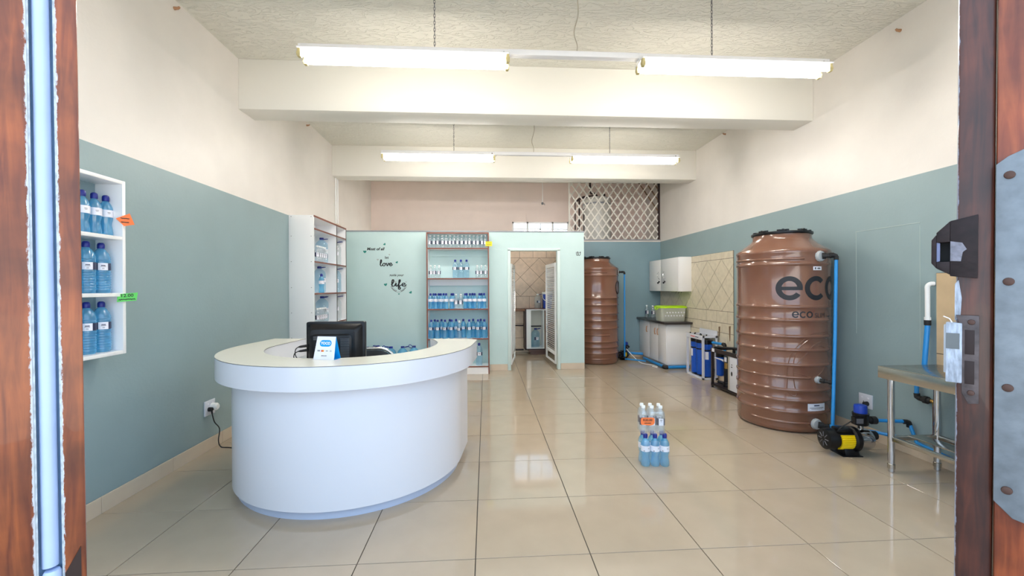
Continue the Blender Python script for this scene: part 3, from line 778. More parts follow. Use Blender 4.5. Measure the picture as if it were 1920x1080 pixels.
for i in range(15):
    bottle('clear_bottle', 'C', CLEAR, CAPW, (-0.899 + 0.0637 * i, 6.855 + jit(.008), top[0]), jit(.5), '%s small clear bottle from the left, top tier of display shelf' % ORD[i], g)
for k, (xs_, side) in enumerate((((-.897, -.830, -.763), 'left'), ((-.142, -.075, -.008), 'right'))):
    for i, x in enumerate(xs_):
        bottle('clear_bottle', 'C', CLEAR, CAPW, (x, 6.86, top[1]), jit(.4), '%s of three small clear bottles, %s end of display shelf second tier' % (['left one', 'middle one', 'right one'][i], side), 'small clear bottles on the second tier')
for i, x in enumerate((-.500, -.408, -.316)):
    bottle('large_water_bottle', 'B', WATERL, CAPB, (x, 6.87, top[1]), jit(.15), '%s of three large pale bottles, middle of display shelf second tier' % ['left one', 'middle one', 'right one'][i], 'large pale bottles on the second tier')
r3 = [(-.897, 0), (-.817, 0), (-.734, 0), (-.647, 0), (-.560, 0), (-.488, 1), (-.414, 1), (-.340, 0), (-.262, 0), (-.186, 0), (-.108, 0), (-.032, 0)]
nb = nc = 0
for (x, c) in r3:
    if c:
        bottle('clear_bottle', 'C', CLEAR, CAPW, (x, 6.84, top[2]), jit(.3), '%s of two clear bottles amid blue ones, third tier of display shelf' % ['left one', 'right one'][nc], 'clear bottles on the third tier', scale=1.12); nc += 1
    else:
        bottle('sports_bottle', 'A', WATERB, CAPB, (x, 6.84, top[2]), jit(.3), '%s small blue bottle from the left, front row, third tier of display shelf' % ORD[nb], 'blue bottles on the third tier'); nb += 1
for i, x in enumerate((-.862, -.778, -.698, -.54, -.32, -.225, -.075)):
    bottle('sports_bottle', 'A', WATERB, CAPB, (x, 6.935, top[2]), jit(.3), '%s small blue bottle from the left, back row, third tier of display shelf' % ORD[i], 'blue bottles on the third tier')
nb = 0
for i, x in enumerate((-.887, -.787, -.668, -.561, -.437, -.277, -.133, -.030)):
    if i == 4: bottle('large_water_bottle', 'B', WATERL, CAPW, (x, 6.835, top[3]), jit(.2), 'large pale bottle with white cap in the middle of the fourth tier, display shelf', None, scale=0.93)
    else:
        bottle('large_water_bottle', 'B', WATERB, CAPB, (x, 6.84, top[3]), jit(.25), '%s large blue bottle from the left, front row, fourth tier of display shelf' % ORD[nb], 'large blue bottles on the fourth tier'); nb += 1
for i, x in enumerate((-.845, -.735, -.60, -.497, -.377, -.215, -.09)):
    bottle('large_water_bottle', 'B', WATERB, CAPB, (x, 6.945, top[3]), jit(.3), '%s large blue bottle from the left, back row, fourth tier of display shelf' % ORD[i], 'large blue bottles on the fourth tier')
bottle('large_water_bottle', 'B', WATERL, CAPB, (-.118, 6.86, top[4]), 0.1, 'tallest pale blue bottle alone at right end of the lowest tier, display shelf', None, scale=1.2)
bottle('water_jug', 'D', WATERB, CAPB, (-.845, 6.90, top[4]), 0.6, 'blue water jug with dark cap on the lowest tier of the display shelf, left end', None, 'jug', flat=False)

# blue jugs on a low bench under the wall lettering
t = thing('low_bench', 'low white bench under the wall lettering carrying the blue jugs', 'bench', (-1.52, 6.86, 0))
B(-0.5, 0.5, -0.17, 0.17, 0.085, 0.105).build('bench_top', WHITE, t, bevel=0.002)
for x in (-0.45, 0.45): B(x - 0.02, x + 0.02, -0.15, 0.15, 0, 0.085).build('leg', WHITE, t)
jx = [(-1.90, 6.80, 1), (-1.765, 6.94, 1), (-1.700, 6.78, 0), (-1.525, 6.80, 1), (-1.345, 6.82, 1), (-1.170, 6.86, 0)]
for i, (x, y, fl_) in enumerate(jx):
    bottle('water_jug', 'D', WATERB, CAPB, (x, y, 0.1055), [0.1, 2.6, 0.0, 2.7, 0.2, 2.9][i], '%s blue jug from the left in the row below the wall lettering' % ORD[i], 'blue jugs behind the counter', 'jug', flat=bool(fl_))

# ------------------------------------------------------------------ lettering on the partition
t = thing('wall_lettering', 'black script lettering with small hearts on mint partition left of the display shelf', 'wall lettering', (0, PY, 0))
pf = lambda x, z: (x, -0.0015, z)
writing('words', 'Most of all', 0.066, INK, t, lambda a, b: pf(a - 1.827, b + 2.047), shear=0.25, bold=0.002)
writing('words', 'let', 0.062, INK, t, lambda a, b: pf(a - 1.645, b + 1.905), shear=0.1, bold=0.001)
writing('words', 'guide your', 0.054, INK, t, lambda a, b: pf(a - 1.488, b + 1.613), shear=0.3, bold=0.001)
def script(name, strokes, x, z, s, w, sz):
    m = MB()
    for st in strokes: ribbon(m, spline(st, 7), w / s, lambda a, b: pf(x + a * s, z + b * sz))
    me = bpy.data.meshes.new(name); me.from_pydata(m.v, [], m.f); me.materials.append(INK); return link(name, me, t)
l_ = lambda x: [(x, 0.25), (x + 0.22, 0.75), (x + 0.24, 1.15), (x + 0.12, 1.15), (x + 0.06, 0.6), (x + 0.1, 0.08), (x + 0.28, 0.06), (x + 0.42, 0.3)]
o_ = lambda x: [(x + 0.3, 0.55), (x + 0.1, 0.5), (x, 0.25), (x + 0.12, 0.03), (x + 0.3, 0.08), (x + 0.38, 0.32), (x + 0.28, 0.55), (x + 0.36, 0.45), (x + 0.52, 0.48)]
v_ = lambda x: [(x, 0.5), (x + 0.1, 0.5), (x + 0.16, 0.15), (x + 0.22, 0.05), (x + 0.36, 0.3), (x + 0.38, 0.58), (x + 0.42, 0.45), (x + 0.56, 0.46)]
e_ = lambda x: [(x, 0.25), (x + 0.2, 0.3), (x + 0.34, 0.45), (x + 0.24, 0.6), (x + 0.08, 0.5), (x + 0.04, 0.22), (x + 0.16, 0.04), (x + 0.34, 0.1), (x + 0.5, 0.32)]
i_ = lambda x: [(x, 0.3), (x + 0.12, 0.58), (x + 0.1, 0.15), (x + 0.2, 0.05), (x + 0.36, 0.3)]
f_ = lambda x: [(x, 0.3), (x + 0.2, 0.85), (x + 0.22, 1.15), (x + 0.12, 1.12), (x + 0.08, 0.5), (x + 0.04, -0.35), (x + 0.16, -0.5), (x + 0.24, -0.3), (x + 0.12, 0.05), (x + 0.42, 0.3)]
script('words', [l_(0), o_(0.42), v_(0.9), e_(1.42)], -1.755, 1.765, 0.108, 0.0165, 0.086)
script('words', [l_(0), i_(0.4), f_(0.74), e_(1.14)], -1.570, 1.425, 0.150, 0.021, 0.094)
hm = MB()
def heart(x, z, s, rot=0, material=TEAL):
    m = MB(); pts = []
    for k in range(20):
        a = 2 * PI * k / 20; u = 0.8 * math.sin(a) ** 3; v = 0.65 * math.cos(a) - 0.25 * math.cos(2 * a) - 0.1 * math.cos(3 * a)
        pts.append((x + s * (u * math.cos(rot) - v * math.sin(rot)), z + s * (u * math.sin(rot) + v * math.cos(rot))))
    me = bpy.data.meshes.new('heart'); me.from_pydata([pf(*p) for p in pts], [], [tuple(range(20))]); me.materials.append(material); link('heart', me, t)
for a in ((-2.0, 2.003, .034, 0), (-1.678, 2.127, .026, .7), (-1.479, 1.827, .026, .5), (-1.665, 1.457, .034, .2), (-1.255, 1.325, .030, .6), (-1.447, 1.300, .018, 0)): heart(*a)
for a in ((-1.79, 1.872, .022, 0), (-1.60, 1.955, .018, 0), (-1.50, 1.50, .02, 0), (-1.40, 1.60, .016, 0), (-1.33, 1.50, .016, .3)): heart(*a, material=GREYP)
m = MB()
for s in (-1, 1):
    for k in range(5):
        a = 0.35 + 0.2 * k; cx, cz = -1.452 + s * 0.125 * math.sin(a), 1.455 - 0.125 * math.cos(a) + 0.012
        ribbon(m, [(cx - s * 0.012, cz + 0.012), (cx, cz), (cx + s * 0.016, cz + 0.004)], 0.010, pf)
    ribbon(m, [(-1.452 + s * 0.125 * math.sin(q / 8), 1.455 - 0.125 * math.cos(q / 8)) for q in range(0, 10)], 0.005, pf)
me = bpy.data.meshes.new('wreath'); me.from_pydata(m.v, [], m.f); me.materials.append(DGREY); link('wreath', me, t)
# small dark sticker beside the doorway
t2 = thing('wall_sticker', 'tiny dark looped sticker on mint partition right of the doorway', 'sticker', (1.575, PY, 1.97))
m = MB(); sf = lambda a, b: (a, -0.0015, b)
ribbon(m, spline([(-.035, .03), (-.03, -.02), (-.01, -.03), (0, .02), (-.015, .03), (.01, -.03), (.03, -.02), (.038, .03), (.02, .01)], 5), 0.009, sf)
me = bpy.data.meshes.new('print'); me.from_pydata(m.v, [], m.f); me.materials.append(INK); link('print', me, t2)

# ------------------------------------------------------------------ curved reception counter
t = thing('reception_counter', 'white curved reception counter with cream top standing on the tiled floor', 'counter', (-1.03, 3.395, 0), -0.109)
def u_path(R, L, circ_right=False, round_right=0.0, n=48):
    p = [(-R, L), (-R, L * 0.66), (-R, L * 0.33)]
    p += [(R * math.cos(PI + PI * i / n), R * math.sin(PI + PI * i / n)) for i in range(n + 1)]
    for k in range(1, 9):
        y = L * k / 8
        if circ_right: p.append((math.sqrt(max(R * R - y * y, 0)), y))
        elif round_right and y > L - round_right:
            q = (y - (L - round_right)) / round_right
            p.append((R - round_right * (1 - math.sqrt(max(0, 1 - q * q))), y))
        else: p.append((R, y))
    return p
TOPZ = 0.95
MB().strip(u_path(0.922, 0.40, False, 0.1), u_path(0.635, 0.40, True), 0.8, TOPZ - 0.004).build('fascia', GLOSSW, t, bevel=0.002, seg=1)
MB().strip(u_path(0.9225, 0.4005, False, 0.1), u_path(0.6345, 0.4005, True), TOPZ - 0.004, TOPZ - 0.0015).build('edge_line', DEDGE, t)
MB().strip(u_path(0.922, 0.40, False, 0.1), u_path(0.635, 0.40, True), TOPZ - 0.0015, TOPZ).build('worktop', PALE, t)
MB().strip(u_path(0.828, 0.36), u_path(0.66, 0.36, True), 0.058, 0.8).build('curved_front', GLOSSW, t)
MB().strip(u_path(0.798, 0.33), u_path(0.70, 0.33), 0.0, 0.058).build('plinth', SHADEW, t)
arc = [(0.655 * math.cos(PI + PI * i / 40), 0.655 * math.sin(PI + PI * i / 40)) for i in range(41)]
MB().prism([(-0.655, 0.3)] + arc + [(0.655, 0.02), (0.5, 0.06), (-0.3, 0.1), (-0.4, 0.3)], lambda u, v, d: (u, v, d), 0.725, 0.745).build('inner_desk', PALE, t)
B(-0.64, -0.34, 0.1, 0.34, 0.02, 0.725).build('inner_pedestal', PALE, t, bevel=0.003)
m = MB(); m.box(-0.829, -0.8275, 0.28, 0.30, 0.3, 0.72); m.build('edge_trim', PAPER, t)

# monitor seen from behind
t = thing('monitor', 'black monitor seen from behind on the counter, cables at its left', 'monitor', (-1.053, 3.02, 0.745), 0.02)
def fr_box(poly0, poly1, y0, y1):
    n = len(poly0); vs = [(u, y0, v) for u, v in poly0] + [(u, y1, v) for u, v in poly1]
    return vs, [tuple(range(n)), tuple(range(2 * n - 1, n - 1, -1))] + [(i, n + i, n + (i + 1) % n, (i + 1) % n) for i in range(n)]
def rrect(w, h, r, cx=0, cz=0, k=4):
    p = []
    for (sx, sz, a0) in ((1, 1, 0), (-1, 1, 90), (-1, -1, 180), (1, -1, 270)):
        for i in range(k + 1):
            a = math.radians(a0 + 90 * i / k); p.append((cx + sx * (w / 2 - r) + r * math.cos(a), cz + sz * (h / 2 - r) + r * math.sin(a)))
    return p
cz = 0.265
m = MB(); m.add(*fr_box(rrect(0.398, 0.312, 0.012, 0, cz), rrect(0.398, 0.312, 0.012, 0, cz), -0.02, 0.025)); m.build('screen_casing', BLACK, t, bevel=0.003)
m = MB(); m.add(*fr_box(rrect(0.31, 0.225, 0.03, -0.01, cz - 0.008), rrect(0.37, 0.285, 0.02, 0, cz), -0.058, -0.02)); m.build('rear_bulge', BLACK, t, bevel=0.004)
m = MB(); m.add(*fr_box(rrect(0.25, 0.165, 0.03, -0.02, cz - 0.02), rrect(0.28, 0.19, 0.03, -0.02, cz - 0.02), -0.066, -0.057)); m.build('rear_panel', BLACK, t, bevel=0.003)
m = MB()
for i in range(15): m.box(0.045, 0.105, -0.0668, -0.0655, cz - 0.095 + 0.0095 * i, cz - 0.0915 + 0.0095 * i)
for i in range(3): m.box(-0.135, -0.085, -0.0668, -0.0655, cz + 0.035 + 0.009 * i, cz + 0.039 + 0.009 * i)
v = m.build('vent_slots', DGREY, t, smooth=False); v['kind'] = 'stuff'
m = MB(); m.box(-0.035, 0.035, -0.045, 0.0, 0.012, 0.2); m.build('stand', BLACK, t, bevel=0.006)
MB().lathe([(0.115, 0), (0.115, 0.008), (0.05, 0.014)], 28).build('base', BLACK, t)
B(-0.19, 0.19, 0.0251, 0.0265, cz - 0.145, cz + 0.145).build('screen', DKSLOT, t)
for k, (z, d) in enumerate(((0.252, 0.0), (0.222, 0.008))):
    m = MB(); m.tube([(-0.185, -0.035, z + 0.006), (-0.232, -0.04, z), (-0.245, -0.04, z - 0.002)], 0.008, 8, radii=[0.010, 0.008, 0.004])
    m.tube(spline([(-0.24, -0.04, z), (-0.262 - d, -0.042, z - 0.018), (-0.262 - d, -0.044, z - 0.06), (-0.225, -0.05, z - 0.12 + 0.02 * k), (-0.2, -0.03, 0.006)], 6), 0.0032, 6)
    m.build('cable', BLACKM, t)

# card-machine tent card
t = thing('tent_card', 'small white tent card with blue logo on the counter in front of monitor', 'sign', (-1.015, 2.735, TOPZ + 0.0005), -0.24)
hw, hh, dp = 0.072, 0.142, 0.036
def tf(s): return lambda u, v, d: (u * (1 - 0.1 * v / hh), s * (dp * (1 - v / hh) + 0.0 ) + s * d, v)
m = MB(); m.prism([(-hw, 0), (hw, 0), (hw, hh), (-hw, hh)], tf(-1), 0, 0.0012); m.build('front_panel', PAPER, t, smooth=False)
m = MB(); m.prism([(-hw, 0), (hw, 0), (hw, hh), (-hw, hh)], tf(1), 0, 0.0012); m.build('back_panel', SKYB, t, smooth=False)
B(-hw * .98, hw * .98, -dp * .9, dp * .9, 0, 0.001).build('base_flap', SKYB, t)
tfr = lambda u, v: (u, -(dp * (1 - v / hh)) - 0.002, v)
pill = [(-0.021 + 0.02 * math.cos(math.radians(90 + 18 * i)), 0.1 + 0.02 * math.sin(math.radians(90 + 18 * i))) for i in range(11)] + [(0.021 + 0.02 * math.cos(math.radians(-90 + 18 * i)), 0.1 + 0.02 * math.sin(math.radians(-90 + 18 * i))) for i in range(11)]
def flat(name, polys, material, parent, fn):
    vs = []; fs = []
    for p in polys:
        o = len(vs); vs += [fn(*q) for q in p]; fs.append(tuple(range(o, o + len(p))))
    me = bpy.data.meshes.new(name); me.from_pydata(vs, [], fs); me.materials.append(material); return link(name, me, parent)
circ = lambda x, z, r, n=16: [(x + r * math.cos(2 * PI * i / n), z + r * math.sin(2 * PI * i / n)) for i in range(n)]
flat('logo_pill', [pill], SKYB, t, tfr)
up = lambda e: (lambda u, v: (u, -(dp * (1 - v / hh)) - 0.002 - e, v))
writing('lettering', 'YOCO', 0.0225, PAPER, t, lambda a, b: up(.0008)(a, b + 0.1), bold=0.0012)
writing('lettering', 'VISA', 0.0105, INK, t, lambda a, b: up(.0004)(a - 0.042, b + 0.054), shear=0.25, bold=0.0004)
flat('card_emblem', [circ(-0.018, 0.054, 0.0062)], REDP, t, up(.0004)); flat('card_emblem', [circ(-0.010, 0.054, 0.0062)], AMBER, t, up(.0008))
flat('card_emblem', [[(0.008, 0.0505), (0.023, 0.0505), (0.023, 0.0575), (0.008, 0.0575)]], GREYP, t, up(.0004))
flat('card_emblem', [[(0.034, 0.049), (0.051, 0.049), (0.051, 0.05), (0.034, 0.05)], [(0.034, 0.058), (0.051, 0.058), (0.051, 0.059), (0.034, 0.059)], [(0.036, 0.0515), (0.048, 0.0515), (0.048, 0.056), (0.036, 0.056)]], GREYP, t, up(.0004))
writing('lettering', 'yoco.com', 0.0095, INK, t, lambda a, b: up(.0004)(a, b + 0.025), bold=0.0003)

# office chair behind the counter
t = thing('office_chair', 'black office chair with bright rounded back rim behind the counter', 'chair', (-1.045, 3.86, -0.035), 0.1)
m = MB(); m.add(*fr_box(rrect(0.44, 0.44, 0.16, 0, 0.66, 8), rrect(0.40, 0.40, 0.15, 0, 0.66, 8), -0.03, 0.03)); m.build('backrest', LEATHER, t, bevel=0.012)
pts = [(u, 0.0, v) for u, v in rrect(0.455, 0.455, 0.165, 0, 0.66, 8)]
MB().tube(pts, 0.013, 8, closed=True).build('back_rim', STEEL, t)
m = MB(); m.add(*[(lambda a: a)(x) for x in MB().prism(rrect(0.46, 0.44, 0.08), lambda u, v, d: (u, v + 0.22, d), 0.40, 0.47).__dict__.values()][:2]); m.build('seat', LEATHER, t, bevel=0.02)
m = MB(); m.tube(spline([(0, 0.02, 0.55), (0, 0.0, 0.42), (0, 0.12, 0.39), (0, 0.22, 0.40)], 5), 0.016, 8); m.build('back_bracket', DKSTEEL, t)
MB().cyl((0, 0.22, 0.09), (0, 0.22, 0.40), 0.025, n=14).build('column', CHROME, t)
for k in range(5):
    a = 2 * PI * k / 5 + 0.3; c, s = math.cos(a), math.sin(a)
    MB().tube([(0, 0.22, 0.11), (0.15 * c, 0.22 + 0.15 * s, 0.09), (0.27 * c, 0.22 + 0.27 * s, 0.065)], 0.016, 8, radii=[.022, .018, .014]).build('leg', BLACK, t)
    MB().cyl((0.27 * c - 0.014 * s, 0.22 + 0.27 * s + 0.014 * c, 0.026), (0.27 * c + 0.014 * s, 0.22 + 0.27 * s - 0.014 * c, 0.026), 0.026, n=12).build('castor', BLACK, t)

# wall sockets
def plug_mesh(m, c, n, s=1.0):
    """three-pin plug standing off the wall along n"""
    c = Vector(c); n = Vector(n)
    m.tube([c, c + n * 0.03, c + n * 0.036], 0.02, 10, radii=[0.021 * s, 0.019 * s, 0.012 * s])
    return m
t = thing('wall_socket', 'white wall socket on left wall with black plug and white adaptor', 'socket', (XL, 3.798, 0.368))
B(0, 0.012, -0.067, 0.067, -0.064, 0.064).build('face_plate', GLOSSW, t, bevel=0.003)
m = MB(); m.tube([(0.012, 0.026, 0.0), (0.05, 0.026, 0.0), (0.062, 0.026, 0)], 0.03, 14, radii=[0.034, 0.033, 0.022]); m.build('adaptor', CAPW, t)
m = MB(); m.tube([(0.012, -0.02, -0.012), (0.04, -0.02, -0.012), (0.045, -0.02, -0.012)], 0.018, 10, radii=[.019, .018, .012]); m.tube([(0.036, -0.02, -0.02), (0.04, -0.02, -0.05)], 0.007, 8); m.build('plug', BLACKM, t)
for z in (0.035,):
    for y in (-0.03, 0.03): B(0.012, 0.015, y - 0.008, y + 0.008, z - 0.006, z + 0.006).build('switch', PAPER, t)
t = MB().tube(spline([(XL + .04, 3.778, 0.318), (XL + .045, 3.80, 0.24), (XL + .05, 3.86, 0.16), (XL + .05, 3.845, 0.06), (XL + .075, 3.84, 0.006), (XL + .16, 3.82, 0.005), (XL + 0.35, 3.76, 0.005), (XL + 0.53, 3.735, 0.005)], 8), 0.0045, 7).build('power_cable', BLACKM)
tag(t, 'black power cable hanging from left wall socket to the floor by the counter', 'cable')
t = thing('wall_socket', 'white wall socket on right wall above the pump with a black plug', 'socket', (XR, 3.65, 0.335))
B(-0.012, 0, -0.067, 0.067, -0.064, 0.064).build('face_plate', GLOSSW, t, bevel=0.003)
m = MB(); m.tube([(-0.012, -0.022, -0.02), (-0.045, -0.022, -0.02), (-0.05, -0.022, -0.02)], 0.02, 8, radii=[.021, .019, .012]); m.tube([(-.04, -.022, -.03), (-.042, -.022, -.07)], 0.008, 8); m.build('plug', BLACKM, t)
for y in (-0.03, 0.03): B(-0.015, -0.012, y - 0.008, y + 0.008, 0.024, 0.036).build('switch', PAPER, t)
B(-0.0128, -0.012, 0.014, 0.02, -0.012, -0.002).build('pin_hole', DKSLOT, t)

# ------------------------------------------------------------------ brown water tanks
TR = 0.41
def tank_profile():
    p = [(0.30, 0.0), (0.385, 0.004), (0.405, 0.02), (0.41, 0.05)]
    ribs = [0.199, 0.308, 0.408, 0.647, 0.79, 0.917, 1.072, 1.199, 1.61]
    for z in ribs:
        p += [(TR, z - 0.022), (TR + 0.004, z - 0.014), (TR + 0.0095, z - 0.007), (TR + 0.0105, z), (TR + 0.0095, z + 0.007), (TR + 0.004, z + 0.014), (TR, z + 0.022)]
    p += [(TR, 1.70), (TR + 0.006, 1.715), (TR + 0.008, 1.73), (TR + 0.002, 1.75), (0.385, 1.768), (0.30, 1.835), (0.272, 1.862), (0.262, 1.88), (0.260, 1.925), (0.25, 1.93)]
    return p
def make_tank(name, label, loc, front):
    """front: angle (degrees) that faces the room's door, in the tank's own frame"""
    t = thing(name, label, 'water tank', loc)
    m = MB(); m.lathe(tank_profile(), 72)
    pol = lambda a, z, r: (r * math.cos(math.radians(a)), r * math.sin(math.radians(a)), z)
    for (z, a0, a1) in ((1.66, -215, -100), (0.53, -215, -93), (0.10, -165, -94)):
        n = 30; m.tube([pol(a0 + (a1 - a0) * i / n + front, z, TR - 0.004) for i in range(n + 1)], 0.014, 8)
    m.build('body', TANK, t, angle=0.9)
    m = MB(); m.lathe([(0.268, 1.918), (0.274, 1.925), (0.274, 1.942), (0.262, 1.947)], 48)
    m.lathe([(0.2, 1.947), (0.19, 1.955)], 40)
    for k in range(8):
        a = math.radians(45 * k + 12); c, s = math.cos(a), math.sin(a)
        m.cyl((0.20 * c, 0.20 * s, 1.945), (0.255 * c, 0.255 * s, 1.945), 0.022, n=8)
        for q in (-8, 8):
            b = a + math.radians(q); m.cyl((0.235 * math.cos(b), 0.235 * math.sin(b), 1.945), (0.235 * math.cos(b), 0.235 * math.sin(b), 1.962), 0.02, n=8)
    m.build('lid', BLACK, t)
    return t, pol
t, pol = make_tank('water_tank', 'large brown ribbed water tank nearest the door, marked eco, on right side', (3.067, 4.167, 0), 0)
MR = TR + 0.0015
def ring_letter(parts, name='lettering', parent=t, material=INK):
    vs = []; fs = []
    for grid in parts:
        nu, nv = len(grid), len(grid[0]); o = len(vs)
        for row in grid: vs += [pol(a, z, MR) for a, z in row]
        for i in range(nu - 1):
            for j in range(nv - 1): fs.append((o + i * nv + j, o + (i + 1) * nv + j, o + (i + 1) * nv + j + 1, o + i * nv + j + 1))
    me = bpy.data.meshes.new(name); me.from_pydata(vs, [], fs); me.materials.append(material)
    for p in me.polygons: p.use_smooth = True
    return link(name, me, parent)
def arc_grid(ca, cz, ra, rz, t0, t1, th, n=40):
    return [[(ca + (ra * (1 - th * k)) * math.cos(math.radians(t0 + (t1 - t0) * i / n)), cz + (rz * (1 - th * k * 0.95)) * math.sin(math.radians(t0 + (t1 - t0) * i / n))) for k in range(0, 2)] for i in range(n + 1)]
def bar_grid(a0, a1, z0, z1, n=12): return [[(a0 + (a1 - a0) * i / n, z0), (a0 + (a1 - a0) * i / n, z1)] for i in range(n + 1)]
def eco(ca, w, cz, h, gap, th, off=0.0):
    ra, rz = w / 2, h / 2
    ring_letter([arc_grid(ca, cz, ra, rz, 0, 325, th), bar_grid(ca - ra * (1 - th * .5), ca + ra * 0.985, cz - rz * 0.16 * 1.0, cz + rz * 0.13)])
    c2 = ca + w + gap; ring_letter([arc_grid(c2, cz, ra, rz, 42, 318, th)])
    c3 = c2 + w * 0.93 + gap; ring_letter([arc_grid(c3, cz, ra, rz, 0, 360, th)])
eco(-117.4, 31.2, 1.378, 0.228, 2.2, 0.42)
eco(-110.6, 8.2, 1.128, 0.062, 0.7, 0.40)
def cyl_text(body, size, a0, z, **kw):
    v, f = text_mesh(body, size, align='LEFT', **kw)
    me = bpy.data.meshes.new('lettering'); me.from_pydata([pol(a0 + math.degrees(x / TR), z + y, MR) for x, y, _ in v], [], f); me.materials.append(INK)
    return link('lettering', me, t)
cyl_text('SLIM', 0.062, -86.6, 1.118); mm = MB(); ribbon(mm, spline([(a_, b_) for a_, b_ in scribble(0.05, seed=5)], 3), 0.005, lambda a_, b_: pol(-60.5 + math.degrees(a_ / TR), 1.108 + b_, MR))
me = bpy.data.meshes.new('lettering'); me.from_pydata(mm.v, [], mm.f); me.materials.append(INK); link('lettering', me, t)
ring_letter([[[(-90.2, 1.150), (-90.8, 1.155)], [(-88.6, 1.160), (-88.9, 1.168)], [(-87.2, 1.166), (-87.0, 1.172)]]], 'leaf_mark', t, EDGE)
# moulded leaf emblem
m = MB()
for pts in ([(-63, .961), (-80, .955), (-92.7, .938), (-105.8, .852), (-114, .77), (-117.8, .70), (-120.2, .60), (-120.3, .5), (-119.9, .391), (-110.4, .361), (-112.5, .48), (-113.5, .58)],
            [(-113.5, .58), (-112.5, .70), (-107, .80), (-97, .88), (-84, .92), (-63, .945)], [(-66, .80), (-80, .83), (-96, .777), (-106, .69), (-112, .64)], [(-112, .64), (-100, .74), (-88, .84), (-76, .875)],
            [(-113.5, .58), (-102, .56), (-90, .535), (-78, .57), (-66, .66)]):
    m.tube([pol(a, z, TR - 0.0015) for a, z in spline(pts, 5)], 0.005, 6)
m.build('moulded_emblem', TANK, t)
def tank_sticker(a0, a1, z0, z1, lines):
    m = MB(); s = ring_letter([bar_grid(a0, a1, z0, z1, 8)], 'sticker', t, PAPER)
    for (b0, b1, y0, y1, q) in lines:
        vs = [pol(b0 + (b1 - b0) * i / 6, z, MR + 0.0008) for i in range(7) for z in (y0, y1)]
        me = bpy.data.meshes.new('print'); me.from_pydata(vs, [], [(2 * i, 2 * i + 2, 2 * i + 3, 2 * i + 1) for i in range(6)]); me.materials.append(q); link('print', me, s)
tank_sticker(-96.5, -70.5, 0.215, 0.287, [(-88, -80, 0.263, 0.274, NAVY), (-94, -73, 0.245, 0.25, DGREY), (-92, -75, 0.234, 0.238, DGREY)])
tank_sticker(-88.5, -75.5, 1.548, 1.583, [(-86.5, -84, 1.556, 1.575, DGREY), (-82.5, -77.5, 1.558, 1.572, DGREY)])
def fitting(t, pol, a, z, big, ext):
    c = Vector(pol(a, z, TR)); n = Vector((math.cos(math.radians(a)), math.sin(math.radians(a)), 0))
    m = MB(); m.tube([c, c + n * 0.012, c + n * 0.028, c + n * 0.03], 0.05, 12, radii=[0.052 * big, 0.052 * big, 0.044 * big, 0.03 * big]); fo = m.build('tank_fitting', GREYF, t)
    d = Vector(ext); e = c + n * 0.03
    m = MB(); m.tube([e, e + d * 0.3, e + d * 0.32, e + d * 0.6, e + d * 0.62, e + d], 0.02, 12, radii=[0.03 * big, 0.03 * big, 0.022 * big, 0.022 * big, 0.027 * big, 0.024 * big]); m.build('hose_tail', BLACKM, fo)
    return e + d
P1 = fitting(t, pol, -79, 1.68, 1.0, (0.075, -0.045, 0.004))
P2 = fitting(t, pol, -83, 0.513, 0.65, (0.06, -0.10, -0.008))
P3 = fitting(t, pol, -86, 0.098, 1.0, (0.115, -0.06, -0.012))
tb, polb = make_tank('water_tank', 'brown ribbed water tank in the rear nook beside the partition', (2.065, 7.77, 0), 24)
Q1 = fitting(tb, polb, 2, 1.68, 0.8, (0.10, 0.0, 0.0))
m = MB(); cpt = [polb(-32 + 13 * math.cos(2 * PI * i / 24), 1.39 + 0.115 * math.sin(2 * PI * i / 24), TR + 0.001) for i in range(25)]
m.tube(cpt, 0.012, 6); m.build('lettering', INK, tb)
# blue pipes of the front tank
T0 = Vector((3.067, 4.167, 0))
def pipe_thing(name, label, paths, elbows, r=0.0145, loc=(0, 0, 0), extra=None):
    t = thing(name, label, 'pipe', paths[0][-1])
    o = Vector(paths[0][-1])
    for p in paths: MB().tube([Vector(q) - o for q in p], r, 12).build('pipe', BLUEP, t)
    for (p, a, b) in elbows:
        p = Vector(p) - o; a = Vector(a).normalized(); b = Vector(b).normalized()
        MB().tube([p + a * 0.045, p + a * 0.02, p + (a + b) * 0.006, p + b * 0.02, p + b * 0.045], r * 1.35, 10).build('elbow', BLACKM, t)
    return t
e1 = P1 + T0
px_, py_ = e1.x + 0.012, e1.y - 0.012
pipe_thing('blue_pipe', 'vertical blue water pipe beside the front brown tank', [[(px_, py_, 1.665), (px_ - 0.055, py_ - 0.045, 0.9), (px_ - 0.15, py_ - 0.12, 0.03)]], [((px_, py_, e1.z), (-1, 0.35, 0), (0, 0, -1))])

